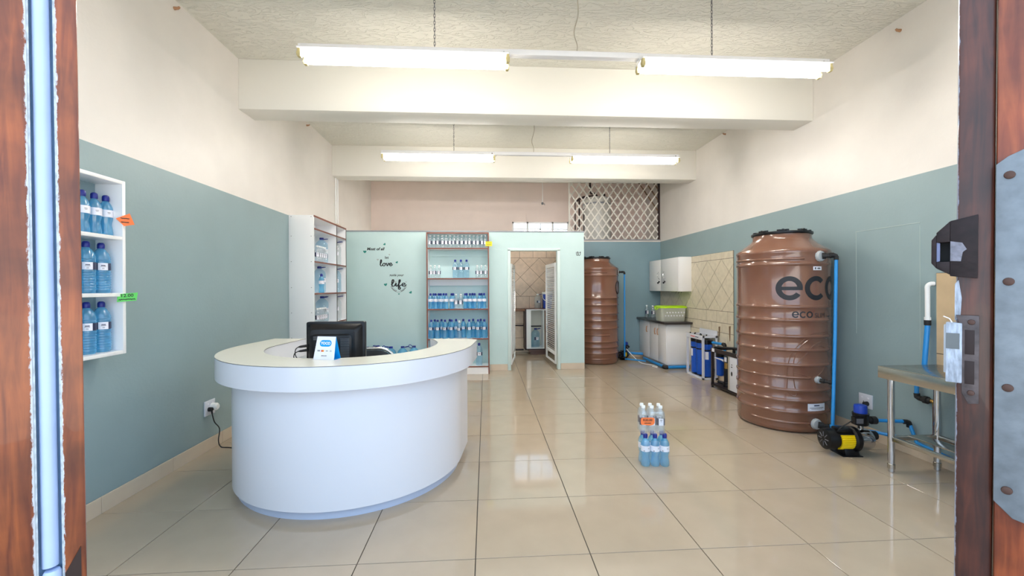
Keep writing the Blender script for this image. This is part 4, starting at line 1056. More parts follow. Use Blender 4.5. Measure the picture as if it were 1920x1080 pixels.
# ------------------------------------------------------------------ pumps
def make_pump(label, loc, rz, s=1.0):
    t = thing('water_pump', label, 'pump', loc, rz, 'booster pumps')
    z = 0.125
    m = MB(); m.tube([(-.215, 0, z), (-.21, 0, z), (-.15, 0, z), (-.145, 0, z)], .09, 28, radii=[.066, .084, .088, .080]); fan = m.build('fan_cover', BLACK, t, angle=0.5)
    m = MB()
    for k in range(8):
        a = 2 * PI * k / 8; c, q = math.cos(a), math.sin(a)
        m.tube([(-.2165, c * .02, z + q * .02), (-.2165, c * .058, z + q * .058)], .004, 4)
    v = m.build('fan_grille', DGREY, fan); v['kind'] = 'stuff'
    m = MB(); m.cyl((-.15, 0, z), (.015, 0, z), .072, n=24)
    m.build('motor', BLACK, t)
    m = MB(); n = 22
    vs = []; 
    for i in range(n):
        a = math.radians(195 + 110 * i / (n - 1)); r = .0845 if i % 2 else .078
        vs.append((math.cos(a) * r, math.sin(a) * r))
    ins = [(math.cos(math.radians(305 - 110 * i / (n - 1))) * .070, math.sin(math.radians(305 - 110 * i / (n - 1))) * .070) for i in range(n)]
    rot = lambda u, v, d: (d, -(-u * math.cos(0.9) + v * math.sin(0.9)) if False else (u * math.cos(-0.95) - v * math.sin(-0.95)), z + (u * math.sin(-0.95) + v * math.cos(-0.95)))
    m.prism(vs + ins, rot, -.118, -.012); m.build('cooling_fins', YELL, t, angle=0.3)
    m = MB(); m.box(-.125, -.01, -.045, .045, z + .06, z + .095); m.build('terminal_box', BLACK, t, bevel=.008)
    m = MB(); m.tube([(-.012, 0, z), (.0, 0, z), (.03, 0, z), (.042, 0, z)], .1, 28, radii=[.088, .102, .102, .092]); m.build('flange', BLACK, t)
    m = MB(); m.tube([(.04, 0, z), (.125, 0, z), (.147, 0, z), (.152, 0, z)], .08, 28, radii=[.086, .086, .078, .06]); m.build('pump_head', CHROME, t)
    m = MB(); m.box(-.11, .05, -.075, .075, 0, .008); m.prism([(-.05, 0.005), (.05, 0.005), (.035, .07), (-.035, .07)], lambda u, v, d: (d, u * 1.3, v), -.08, .03); m.build('foot', BLACK, t, bevel=.002)
    MB().cyl((.085, 0, z + .08), (.085, 0, z + .125), .02, n=12).build('outlet_nipple', STEEL, t)
    m = MB(); m.lathe([(.050, 0), (.055, .01), (.055, .075), (.058, .082), (.058, .098), (.05, .1)], 24, (.085, 0, z + .118)); m.box(-.005, .07, -.062, -.02, z + .135, z + .195); c = m.build('controller', BLACK, t, bevel=0)
    B(.005, .06, -.0635, -.062, z + .145, z + .185).build('dial_panel', DGREY, c)
    m = MB(); m.lathe([(.046, 0), (.046, .05), (.043, .066), (.03, .07)], 24, (.085, 0, z + .216)); m.build('pressure_cap', BLUEC, t)
    m = MB(); m.tube([(.13, 0, z + .155), (.165, 0, z + .155), (.167, 0, z + .155), (.205, 0, z + .155), (.215, 0, z + .155)], .02, 12, radii=[.02, .02, .033, .033, .022]); m.build('union_nut', BLACKM, t)
    m = MB(); m.tube([(.15, 0, z + .03), (.165, 0, z + .03), (.167, 0, z + .03), (.205, 0, z + .03), (.215, 0, z + .03)], .02, 12, radii=[.02, .02, .036, .036, .022]); m.build('union_nut', BLACKM, t)
    m = MB(); m.tube(spline([(-.02, -.05, z + .165), (-.07, -.07, z + .15), (-.12, -.06, z + .11), (-.135, -.045, z + .075)], 6), .005, 6); m.build('cable', BLACKM, t)
    t.scale = (s, s, s)
    return t
make_pump('yellow and black booster pump with blue cap on the floor by the front brown tank', (3.02, 3.30, 0), -0.10)
make_pump('booster pump with blue cap on the floor in the nook behind the vertical pipe', (2.66, 7.93, 0), 0.75, 0.8)
pipe_thing('blue_pipe', 'blue suction pipe running low from the front tank to the yellow pump', [[(3.10, 3.60, 0.13), (3.36, 3.42, 0.13), (3.43, 3.30, 0.13)]], [])
pipe_thing('blue_pipe', 'blue delivery pipe behind the steel table leg, with black elbow', [[(3.24, 3.275, 0.28), (3.44, 3.23, 0.28)], [(3.46, 3.215, 0.255), (3.46, 3.16, 0.13), (3.46, 2.9, 0.10)]], [((3.46, 3.22, 0.28), (-1, 0.1, 0), (0, 0, -1))])
pipe_thing('blue_pipe', 'vertical blue water pipe between the rear tank and white base cupboard', [[(2.60, 7.72, 1.655), (2.595, 7.715, 0.06)], [(2.60, 7.70, 0.045), (2.90, 7.45, 0.045)]],
           [((2.60, 7.72, 1.68), (-1, 0, 0), (0, 0, -1)), ((2.597, 7.712, 0.045), (0, 0, 1), (1, -0.8, 0))])
pipe_thing('blue_pipe', 'blue pipe run along the floor round the white base cupboard', [[(2.72, 7.95, 0.12), (2.98, 7.80, 0.12)], [(3.02, 7.85, 0.032), (3.02, 6.93, 0.032)], [(3.04, 6.91, 0.032), (3.44, 6.91, 0.032)]],
           [((3.02, 6.912, 0.032), (0, 1, 0), (1, 0, 0))], r=0.026)
t = MB().tube(spline([(2.66, 7.80, 0.22), (2.74, 7.66, 0.10), (2.83, 7.48, 0.006), (2.97, 7.22, 0.006), (2.95, 7.05, 0.006), (2.90, 7.15, 0.006)], 8), 0.007, 6).build('white_hose', CAPW)
tag(t, 'thin white hose curling on the floor beside the white base cupboard', 'hose')

# ------------------------------------------------------------------ kitchenette in the rear right corner
t = thing('base_cupboard', 'white base cupboard with wooden handles in the rear right corner', 'cupboard', (3.06, 6.95, 0))
ox, oy, oz = 3.06, 6.95, 0
sub(3.08, XR - 0.012, 6.95, 8.195, 0.06, 0.755).build('carcass', WHITE, t, bevel=0.002)
sub(3.13, XR - 0.012, 7.0, 8.195, 0.0, 0.06).build('plinth', WHITE, t)
def handle(parent, y, zc):
    m = MB(); m.tube([(-0.02, y, zc - 0.055), (-0.034, y, zc - 0.042), (-0.036, y, zc), (-0.034, y, zc + 0.042), (-0.02, y, zc + 0.055)], 0.009, 8); return m.build('handle', HWOOD, parent)
for (a, b, hy) in ((7.69, 8.19, 7.745), (7.30, 7.685, 7.355), (6.955, 7.295, 7.24)):
    d = sub(3.06, 3.079, a, b, 0.068, 0.75).build('door', WHITE, t, bevel=0.003)
    handle(d, hy - oy, 0.60)
t = B(0, XR - 0.012 - 3.0, 0, 1.33, 0, 0.04).build('countertop', DKTOP, None, (3.0, 6.868, 0.756), None, bevel=0.012)
tag(t, 'dark brown countertop with rounded edge on the white base cupboard', 'countertop')
CT = 0.7965
t = thing('wall_cupboard', 'white wall cupboard with two doors and chrome handles above the countertop', 'cupboard', (3.26, 6.908, 1.315))
ox, oy, oz = 3.26, 6.908, 1.315
sub(3.279, XR - 0.011, 6.908, 8.17, 1.315, 1.905).build('carcass', WHITE, t, bevel=0.002)
for (a, b, hy, s) in ((7.634, 8.17, 7.70, 1), (6.91, 7.63, 7.45, -1)):
    d = sub(3.26, 3.278, a, b, 1.318, 1.902).build('door', WHITE, t, bevel=0.003)
    m = MB(); y = hy - oy
    m.tube(spline([(-0.004, y + 0.02, 0.36), (-0.028, y + 0.012, 0.33), (-0.03, y + 0.0, 0.28), (-0.026, y - 0.022, 0.245), (-0.004, y - 0.028, 0.22)], 5), 0.006, 7); m.build('handle', CHROME, d)
    m = MB(); m.cyl((0, y - 0.01, 0.175), (-0.016, y - 0.01, 0.175), 0.016, n=12); m.cyl((-0.004, y + 0.025, 0.155), (-0.024, y + 0.025, 0.155), 0.014, n=10); m.build('lock', BLACK, d)
for y in (7.0, 7.1, 7.2): MB().tube([(3.36 - ox, y - oy, 0), (3.36 - ox, y - oy, -0.02), (3.35 - ox, y - oy, -0.03), (3.34 - ox, y - oy, -0.02)], 0.004, 6).build('cup_hook', DGREY, t)
# crate with lime lid
t = thing('storage_crate', 'translucent storage crate with lime green lid on the dark countertop', 'crate', (3.23, 7.17, CT))
def taper_box(m, w0, d0, w1, d1, z0, z1, r, k=4, inset=None):
    a = rrect(w0, d0, r, 0, 0, k); b = rrect(w1, d1, r, 0, 0, k); n = len(a)
    vs = [(x, y, z0) for x, y in a] + [(x, y, z1) for x, y in b]
    m.add(vs, [tuple(range(n - 1, -1, -1))] + [(i, (i + 1) % n, n + (i + 1) % n, n + i) for i in range(n)])
m = MB(); taper_box(m, 0.41, 0.30, 0.46, 0.34, 0.002, 0.235, 0.05); cb = m.build('crate_body', CRATE, t)
m = MB()
for r_ in range(2):
    for k in range(7): 
        x = -0.15 + 0.05 * k + 0.025 * (r_ % 2); z = 0.10 + 0.055 * r_; y = -0.1525 - 0.02 * z / 0.235
        m.cyl((x, y - 0.0015, z), (x, y + 0.001, z), 0.013, n=10)
m.build('print_dots', PAPER, cb)
m = MB(); taper_box(m, 0.475, 0.355, 0.475, 0.355, 0.232, 0.252, 0.05); m.add([(x, y, 0.252) for x, y in rrect(0.475, 0.355, .05)] + [(x, y, 0.268) for x, y in rrect(0.43, 0.31, .05)], [(i, (i + 1) % 20, 20 + (i + 1) % 20, 20 + i) for i in range(20)] + [tuple(range(20, 40))]); m.build('lid', LIME, t)
for s in (-1, 1):
    MB().tube(spline([(s * 0.235, -0.05, 0.24), (s * 0.255, -0.045, 0.21), (s * 0.255, 0.045, 0.21), (s * 0.235, 0.05, 0.24)], 4), 0.009, 7).build('clip_handle', LIME, t)
bottle('clear_bottle', 'C', CLEAR, CAPW, (3.13, 7.98, CT), 0.2, 'clear small bottle standing alone on the countertop left of the crate', None, scale=1.15)
for i in range(4):
    bottle('clear_bottle', 'C', CLEAR, CAPW, (3.225 + 0.071 * i, 7.92, CT), jit(.2), '%s clear bottle from the left in the row behind the lime-lidded crate' % ORD[i], 'clear bottles on the countertop', scale=1.1)
# rust marks left by old taps in the wall tiles
m = MB()
for (y, z0, z1) in ((6.07, 0.64, 0.80), (5.80, 0.60, 0.83)):
    m.prism([(y - .025, z1), (y + .02, z1 - 0.01), (y + .012, z0 + .05), (y + .004, z0), (y - .012, z0 + .02), (y - .02, z1 - .06)], lambda u, v, d: (XR - d, u, v), 0.0096, 0.0104)
m.build('tap_stain', mat('tap_stain', rgb(122, 98, 72), 0.8, noise=0.3, nscale=30), wr, smooth=False)

# ------------------------------------------------------------------ filter rack
t = thing('filter_rack', 'white metal rack holding three big blue filter housings by the tiled wall', 'water filter', (3.22, 6.05, 0))
ox, oy, oz = 3.22, 6.05, 0
X0, X1, Y0, Y1, H = 3.225, 3.455, 6.055, 6.565, 0.655
m = MB(); a = 0.028
for x in (X0, X1 - a):
    for y in (Y0, Y1 - a): m.box(x - ox, x + a - ox, y - oy, y + a - oy, 0, H)
for z in (0.0, H - a):
    for x in (X0, X1 - a): m.box(x - ox, x + a - ox, Y0 - oy, Y1 - oy, z, z + a)
    for y in (Y0, Y1 - a): m.box(X0 - ox, X1 - ox, y - oy, y + a - oy, z, z + a)
m.build('frame', GLOSSW, t, smooth=False)
sub(X0 - 0.004, X0, Y0, Y1, H - 0.062, H + 0.004).build('name_plate', GLOSSW, t)
fp = lambda u, v: (X0 - 0.005 - ox, -u - oy, v)
for (c_, w_, q_) in ((6.35, 0.13, REDP), (6.22, 0.10, NAVY)):
    mm = MB(); ribbon(mm, spline([(a_ - c_, b_ + H - 0.03) for a_, b_ in scribble(w_, h=0.5, seed=3)], 3), 0.006, fp)
    me = bpy.data.meshes.new('lettering'); me.from_pydata(mm.v, [], mm.f); me.materials.append(q_); link('lettering', me, t)
sub(X1 - 0.01, X1, Y0, Y1, H - 0.02, H + 0.075).build('mounting_plate', GLOSSW, t)
sub(X0 + .03, X1 - .03, Y0 + 0.03, Y1 - .03, 0.004, 0.012).build('drip_mat', DGREY, t)
hx = 3.34
for i, y in enumerate((6.475, 6.31, 6.145)):
    m = MB(); m.lathe([(.04, .03), (.066, .04), (.071, .06), (.074, .45), (.079, .47), (.079, .52), (.075, .525)], 22, (hx - ox, y - oy, 0)); h_ = m.build('filter_housing', BLUEF, t)
    m = MB(); m.lathe([(.0765, .425), (.078, .43), (.078, .44), (.0765, .445)], 22, (hx - ox, y - oy, 0)); m.build('wrench_ring', BLACK, h_)
    m = MB(); m.lathe([(.076, .525), (.08, .53), (.08, .59), (.05, .60), (.03, .625)], 22, (hx - ox, y - oy, 0)); m.build('housing_head', BLACK, t)
    if i != 1:
        mm = MB(); cx, cy_ = hx - ox, y - oy; base = [180, 0, 235][i]
        vs = [(cx + 0.0755 * math.cos(math.radians(base + a2)), cy_ + 0.0755 * math.sin(math.radians(base + a2)), z) for a2 in (-14, 0, 14, 24) for z in (0.30, 0.415)]
        me = bpy.data.meshes.new('sticker'); me.from_pydata(vs, [], [(2 * q, 2 * q + 2, 2 * q + 3, 2 * q + 1) for q in range(3)]); me.materials.append(PAPER); link('sticker', me, h_)
m = MB(); m.cyl((hx - ox, 6.06 - oy, 0.56), (hx - ox, 6.55 - oy, 0.56), 0.022, n=10); m.build('manifold', BLACK, t)
for y, x in ((6.5, 3.26), (6.42, 3.30), (6.36, 3.26), (6.28, 3.31), (6.18, 3.27), (6.12, 3.32)): MB().lathe([(.008, 0), (.012, .004), (.012, .014), (.006, .018)], 8, (x - ox, y - oy, H)).build('bolt', BLACK, t)
MB().tube([(3.36 - ox, 6.02 - oy, 0.565), (3.40 - ox, 5.80 - oy, 0.565)], .019, 12).build('blue_pipe', BLUEP, t)
MB().tube([(3.402 - ox, 5.775 - oy, 0.545), (3.402 - ox, 5.775 - oy, 0.40)], .019, 12).build('blue_pipe', BLUEP, t)
MB().tube([(3.40 - ox, 5.82 - oy, .565), (3.402 - ox, 5.785 - oy, .565), (3.402 - ox, 5.777 - oy, .557), (3.402 - ox, 5.775 - oy, .52)], .026, 10).build('elbow', BLACKM, t)

# ------------------------------------------------------------------ reverse-osmosis unit in its dark frame
t = thing('treatment_unit', 'dark framed water treatment unit with white panel beside the front brown tank', 'water filter', (3.12, 4.75, 0))
ox, oy, oz = 3.12, 4.75, 0
X0, X1, Y0, Y1, H = 3.12, 3.46, 4.78, 5.64, 0.545
m = MB(); a = 0.03
for x in (X0, X1 - a):
    for y in (Y0, Y1 - a): m.box(x - ox, x + a - ox, y - oy, y + a - oy, 0.02, H)
for z in (0.03, H - a):
    for x in (X0, X1 - a): m.box(x - ox, x + a - ox, Y0 - oy, Y1 - oy, z, z + a)
    for y in (Y0, Y1 - a): m.box(X0 - ox, X1 - ox, y - oy, y + a - oy, z, z + a)
m.box(X0 - 0.002 - ox, X0 + 0.004 - ox, Y0 - oy, Y1 - oy, H - 0.05, H + 0.004)
m.build('frame', DKSTEEL, t, bevel=0.002)
for x in (X0 + .015, X1 - .015):
    for y in (Y0 + .015, Y1 - .015): MB().lathe([(.016, 0), (.016, .02), (.01, .022)], 10, (x - ox, y - oy, 0)).build('foot', BLACK, t)
sub(X0 + 0.004, X0 + 0.022, Y0 + .03, 5.20, 0.06, H - 0.05).build('white_panel', GLOSSW, t, bevel=0.003)
sub(X0 + 0.004, X0 + 0.026, 5.20, 5.235, 0.06, H - 0.05).build('panel_frame', mat('grey_beige_frame', rgb(170, 165, 152), 0.5), t)
flat('panel_mark', [[(-0.001 + X0 + .004 - ox, yy - oy, zz) for yy, zz in q] for q in ([(5.15 + .018 * math.cos(2 * PI * i / 14), .28 + .03 * math.sin(2 * PI * i / 14)) for i in range(14)], [(5.135, .36), (5.165, .36), (5.165, .372), (5.135, .372)], [(5.135, .39), (5.16, .39), (5.16, .40), (5.135, .40)])], INK, t, lambda *q: q)
m = MB(); m.lathe([(.03, .13), (.048, .14), (.05, .16), (.052, .36), (.056, .37), (.056, .40)], 18, (3.31 - ox, 5.735 - oy, 0)); m.build('filter_housing', BLUEF, t)
m = MB(); m.lathe([(.056, .40), (.058, .41), (.058, .46), (.03, .47)], 18, (3.31 - ox, 5.735 - oy, 0)); m.build('housing_head', BLACK, t)
m = MB(); m.tube([(3.20 - ox, 5.68 - oy, .40), (3.24 - ox, 5.58 - oy, .385), (3.25 - ox, 5.52 - oy, .375)], .014, 8, radii=[.008, .011, .018]); m.build('white_lever', PAPER, t)
m = MB(); m.cyl((3.205 - ox, 5.40 - oy, .10), (3.205 - ox, 5.40 - oy, .30), .034, n=14); m.cyl((3.205 - ox, 5.40 - oy, .06), (3.205 - ox, 5.40 - oy, .12), .045, n=14); m.build('pump_motor', BLACK, t)
m = MB(); m.cyl((3.205 - ox, 5.40 - oy, .30), (3.205 - ox, 5.40 - oy, .385), .03, n=12); m.build('brass_valve', BRASS, t)
m = MB(); m.box(3.16 - ox, 3.26 - ox, 5.30 - oy, 5.40 - oy, .385, .47); m.build('control_block', BLACK, t, bevel=.005)
sub(3.155, 3.16, 5.32, 5.37, .40, .46).build('gauge_plate', PAPER, t)
sub(X0 - 0.004, X0 - 0.002, 5.545, 5.605, H - 0.045, H).build('switch_plate', PAPER, t)
m = MB(); m.box(X0 - ox, X1 - ox, Y0 - oy, Y1 - oy, 0.05, 0.058); m.build('base_tray', DKSTEEL, t)
m = MB(); m.tube([(3.2 - ox, 5.58 - oy, .085), (3.2 - ox, 5.1 - oy, .085), (3.35 - ox, 5.0 - oy, .085)], .02, 8); m.build('black_hose', BLACKM, t)
m = MB(); m.tube([(3.16 - ox, 5.62 - oy, H + .012), (3.36 - ox, 5.45 - oy, H + .014), (3.42 - ox, 5.1 - oy, H + .014)], .014, 8); m.build('top_pipe', BLACKM, t)

# ------------------------------------------------------------------ stainless steel table by the right wall
t = thing('steel_table', 'stainless steel table with tubular legs against right wall by the door', 'table', (2.98, 1.9, 0))
ox, oy, oz = 2.98, 1.9, 0
m = MB(); m.box(0, 0.49, 0, 1.11, 0.785, 0.79); m.box(0, 0.003, 0, 1.11, 0.70, 0.785); m.box(0, 0.49, 1.107, 1.11, 0.70, 0.785); m.box(0, 0.49, 0, 0.003, 0.70, 0.785); m.build('table_top', STEEL, t, bevel=0.002)
m = MB()
for i in range(5):
    for j in range(12): m.lathe([(.009, .7902), (.007, .7905)], 8, (.07 + .085 * i, .06 + .09 * j, 0))
v = m.build('drain_holes', DGREY, t); v['kind'] = 'stuff'
for x in (0.05, 0.42):
    for y in (0.06, 1.055):
        m = MB(); m.cyl((x, y, 0.035), (x, y, 0.70), 0.021, n=18); m.lathe([(.025, .69), (.025, .70)], 16, (x, y, 0)); lg = m.build('leg', CHROME, t)
        MB().lathe([(.024, .028), (.024, .06), (.021, .064)], 16, (x, y, 0)).build('collar', STEEL, lg)
        MB().lathe([(.017, 0), (.02, .004), (.02, .028)], 14, (x, y, 0)).build('adjustable_foot', CHROME, lg)
for x in (0.05, 0.42): B(x - 0.012, x + 0.012, 0.06, 1.055, 0.235, 0.27).build('stretcher', STEEL, t, bevel=0.004)
for y in (0.06, 1.055): B(0.05, 0.42, y - 0.012, y + 0.012, 0.235, 0.27).build('stretcher', STEEL, t, bevel=0.004)
B(0.18, 0.30, 0.06, 1.055, 0.262, 0.272).build('shelf_slat', STEEL, t, bevel=0.002)
# water supply on the right wall
t = thing('riser_pipe', 'white and blue riser pipe on right wall rising above the steel table', 'pipe', (3.46, 3.075, 0.79))
m = MB(); m.tube(spline([(0.0, 0, 0.34), (0, 0, 0.55), (0.0, 0, 0.60), (0.012, -0.01, 0.62), (0.035, -0.02, 0.622)], 5), 0.016, 10); m.lathe([(.021, .33), (.021, .36)], 12); m.build('white_pipe', CAPW, t)
m = MB(); m.lathe([(.02, .295), (.022, .3), (.022, .335), (.018, .34)], 12); m.build('coupling', BLACKM, t)
MB().tube([(0, 0, 0.30), (-0.015, 0.01, 0.0), (-0.02, 0.01, -0.06)], 0.017, 12).build('blue_pipe', BLUEP, t)
t = thing('supply_pipe', 'blue pipe, black joint and copper pipe under the steel table', 'pipe', (3.46, 3.16, 0.1))
MB().tube([(0, 0, 0.56), (0, 0, 0.42)], 0.015, 10).build('blue_pipe', BLUEP, t)
m = MB(); m.tube([(0, 0, .43), (0, -.004, .40), (0, -.02, .395), (0, -.04, .395)], .02, 10); m.tube([(0, -.03, .395), (0, -.05, .395), (0, -.06, .395), (0, -.085, .395), (0, -.09, .395), (0, -.11, .395)], .02, 10, radii=[.018, .018, .03, .03, .02, .017]); m.build('black_joint', BLACKM, t)
m = MB(); m.tube(spline([(0, -.10, .395), (0, -.125, .395), (0, -.135, .385), (0, -.135, .36)], 4), .014, 10); m.build('brass_elbow', BRASS, t)
MB().tube([(0, -.135, .37), (0, -.135, .05)], .0125, 10).build('copper_pipe', COPPER, t)

# ------------------------------------------------------------------ shrink-wrapped packs on the floor
def pack(name, label, kind, material, capm, loc, rz, dx, top_z, tagit=False):
    t = thing(name, label, 'bottle pack', loc, rz)
    w = d = 0
    for j in range(2):
        for i in range(3):
            b = link('bottle', dict(bottle_meshes(kind, material, capm))['body'], t, ((i - 1) * dx, (j - 0.5) * dx, 0.001), (0, 0, jit(.12)))
            for nm, me in bottle_meshes(kind, material, capm)[1:3]: link(nm, me, b)
    m = MB(); w, d = 3 * dx + 0.004, 2 * dx + 0.004; n = 28
    o = rrect(w, d, dx * .5, 0, 0, 6); vs = []
    zs_ = [0.0, 0.06, 0.12, top_z * .7, top_z * .82]; sh = [1, 0.985, 1.0, 0.99, 0.93]
    for z, s in zip(zs_, sh): vs += [(x * s, y * s, z) for x, y in o]
    q = len(o)
    m.add(vs, [(k * q + i, k * q + (i + 1) % q, (k + 1) * q + (i + 1) % q, (k + 1) * q + i) for k in range(len(zs_) - 1) for i in range(q)])
    m.build('shrink_film', FILM, t)
    return t
pk = pack('bottle_pack', 'shrink-wrapped pack of six blue water bottles on the floor, bottom of the stack', 'A', WATERB, CAPB, (1.318, 3.235, 0), -0.10, 0.0745, 0.25)
pk2 = pack('bottle_pack', 'shrink-wrapped pack of six clear bottles stacked on top of the blue pack', 'C', CLEAR, CAPW, (1.300, 3.24, 0.2525), -0.16, 0.0655, 0.213)
card('price_card', pk2, 0.105, 0.062, ORANGE, (-0.040, -0.0672, 0.098), (1, 0, 0.02), (0, 0, 1), [('R30.00', 0.025, 0.011), ('', 0.05, -0.013)],
     poly=[(-.045, -.026), (-.052, -.014), (-.052, .02), (-.04, .03), (.046, .03), (.053, .02), (.053, -.01), (.044, -.024), (.02, -.03), (-.03, -.026)])

# ------------------------------------------------------------------ folding trellis gate above the nook wall
t = thing('trellis_gate', 'white folding trellis gate above the nook wall in front of the geyser', 'gate', (2.58, 8.23, 2.345))
gx0, gx1, gz0, gz1 = 1.66, 3.47, 2.345, 3.62
sl = 0.222 / 0.155; dxs = 0.155
def seg(x_at_z0, s):
    a = Vector((x_at_z0, gz0)); b = Vector((x_at_z0 + s * (gz1 - gz0) / sl, gz1))
    pts = []
    d = b - a
    t0, t1 = 0.0, 1.0
    for val, sgn in ((gx0, 1), (gx1, -1)):
        p = sgn * (a.x - val); q = sgn * d.x
        if abs(q) < 1e-9: continue
        tt = -p / q
        if q > 0: t0 = max(t0, tt)
        else: t1 = min(t1, tt)
    return (a + d * t0, a + d * t1) if t1 - t0 > 0.03 else None
ns = int((gx1 - gx0) / dxs) + 8
for s, yo in ((1, 0.0), (-1, 0.012)):
    for k in range(-8, ns + 8):
        x = gx0 + 0.05 + dxs * k - (0 if s > 0 else 0)
        g_ = seg(x, s)
        if not g_: continue
        a, b = g_; d = (b - a); L = d.length; d /= L; nn = Vector((-d.y, d.x)) * 0.0125
        c = (a + b) / 2
        P = [a + nn, a - nn, b - nn, b + nn]
        rusty = (a.x > 3.22 and a.y > 2.9) or (b.x > 3.35 and b.y > 3.5)
        rusty = rusty and L < 0.9
        m = MB(); m.prism([(p.x - 2.58, p.y - 2.345) for p in P], lambda u, v, q: (u, yo + q, v), 0, 0.006)
        m.build('slat', GATER if rusty else GATEW, t, smooth=False)
B(gx0 - 2.58 - 0.01, gx0 - 2.58 + 0.012, -0.008, 0.028, 0, gz1 - gz0).build('end_channel', GATEW, t)
B(gx1 - 2.58, gx1 - 2.58 + 0.03, -0.02, 0.035, 0, gz1 - gz0).build('side_post', DKBROWN, t)
# geyser behind it
t = thing('geyser', 'white upright hot water geyser with dark pipes behind the trellis gate', 'geyser', (2.33, 8.66, 2.20))
m = MB(); m.lathe([(.20, 0), (.285, .01), (.295, .03), (.295, 0.98), (.29, 1.01), (.26, 1.05), (.15, 1.075), (.02, 1.08)], 40); m.build('tank_body', GEY, t)
m = MB(); m.lathe([(.297, .90), (.299, .905), (.299, .93), (.297, .935)], 40); m.build('band', GREYM, t)
m = MB(); m.tube([(0, 0, 1.07), (0, 0, 1.12), (-.05, 0, 1.16), (-.12, 0, 1.16), (-.14, 0, 1.2), (-.14, 0, 1.46)], .022, 8); m.tube([(.14, -.05, 1.06), (.14, -.05, 1.14)], .03, 8); m.build('top_pipe', DKBROWN, t)
m = MB(); m.tube([(-.02, -.1, 1.09), (-.3, -.1, 1.06), (-.40, -.05, 1.02), (-.46, 0, 0.98)], .026, 8); m.tube([(-.38, -.05, 1.03), (-.38, -.03, .5), (-.42, -.02, .3)], .018, 8); m.tube([(-.46, 0, .98), (-.46, 0, .4)], .012, 8); m.tube([(-.28, -.16, .82), (-.31, -.15, .8), (-.31, -.15, .12)], .014, 8); m.build('side_pipes', DKBROWN, t)
for z in (0.2, 0.85): B(-.04, .04, .28, .34, z, z + .05).build('wall_bracket', GREYM, t)

# ------------------------------------------------------------------ rear room seen through the doorway
t = thing('tiled_room_cabinet', 'white and brown open cabinet in the tiled rear room seen through the doorway', 'cabinet', (0.82, 8.62, 0))
ox, oy, oz = 0.82, 8.62, 0
Y0, Y1 = 8.62, 8.98
sub(0.82, 1.27, Y0, Y1, 0.92, 0.945).build('top_panel', WHITE, t); sub(0.805, 1.285, Y0 - 0.012, Y1, 0.945, 0.952).build('edge_band', EDGE, t)
sub(0.83, 0.925, Y0, Y1, 0.125, 0.92).build('side_panel', WHITE, t); sub(1.185, 1.205, Y0, Y1, 0.125, 0.92).build('side_panel', WHITE, t)
sub(1.205, 1.27, Y0 + .02, Y1, 0.125, 0.92).build('side_panel', BWOOD, t)
sub(0.925, 1.185, Y0, Y1, 0.125, 0.145).build('bottom_panel', WHITE, t)
sub(0.925, 1.185, Y1 - 0.012, Y1, 0.145, 0.92).build('back_panel', PALE, t)
sub(0.80, 0.83, Y0 - .006, Y1, 0.105, 0.945).build('edge_band', DKBROWN, t); sub(0.80, 1.22, Y0 - .006, Y0, 0.108, 0.126).build('edge_band', DKBROWN, t)
sub(0.925, 1.185, Y1 - .03, Y1 - .012, 0.55, 0.575).build('rail', DKBROWN, t)
m = MB(); m.box(.06, .46, .0, .36, .06, .105); m.box(.09, .46, .02, .36, .0, .06); m.build('base_blocks', mat('brown_blocks', rgb(110, 84, 78), 0.6), t, bevel=.004)
bottle('water_jug', 'D', WATERL, CAPB, (1.035, 8.76, 0.1455), 0.2, 'blue-grey water jug inside the open cabinet in the rear room', None, 'jug', scale=1.1)
bottle('water_jug', 'D', CLEAR, CAPW, (1.09, 8.80, 0.9525), 0.2, 'clear jug on top of the cabinet in the rear room', None, 'jug', scale=0.86)
t = B(0.0, 0.375, 0, 0.38, 0, 0.045).build('wood_worktop', BWOOD, None, (0.42, 8.60, 0.905), bevel=0.004)
tag(t, 'brown wooden worktop left of the cabinet in the rear room', 'worktop')
m = MB()
t = thing('wall_pipe', 'dark pipes along the tiled rear wall below the wooden worktop', 'pipe', (0.5, 8.97, 0.0))
MB().tube([(0, 0, .58), (.3, 0, .58)], .014, 8).build('pipe', DKBROWN, t); MB().tube([(-.1, 0, .06), (.30, 0, .06)], .016, 8).build('pipe', DKBROWN, t)
t = thing('cooler_box', 'blue cooler box with white lid and handle beside the clear jug in the rear room', 'cooler box', (1.30, 8.84, 0.9525))
m = MB(); taper_box(m, .17, .17, .20, .20, 0, .30, .03); m.build('box', BLUEC, t)
m = MB(); taper_box(m, .21, .21, .20, .20, .30, .345, .03); m.add([(x, y, .345) for x, y in rrect(.20, .20, .03)], [tuple(range(20))]); m.build('lid', CAPW, t)
MB().tube(spline([(-.10, -.02, .29), (-.105, -.1, .22), (-.06, -.13, .17), (.06, -.13, .17), (.105, -.1, .22), (.10, -.02, .29)], 5), .008, 7).build('handle', CAPW, t)

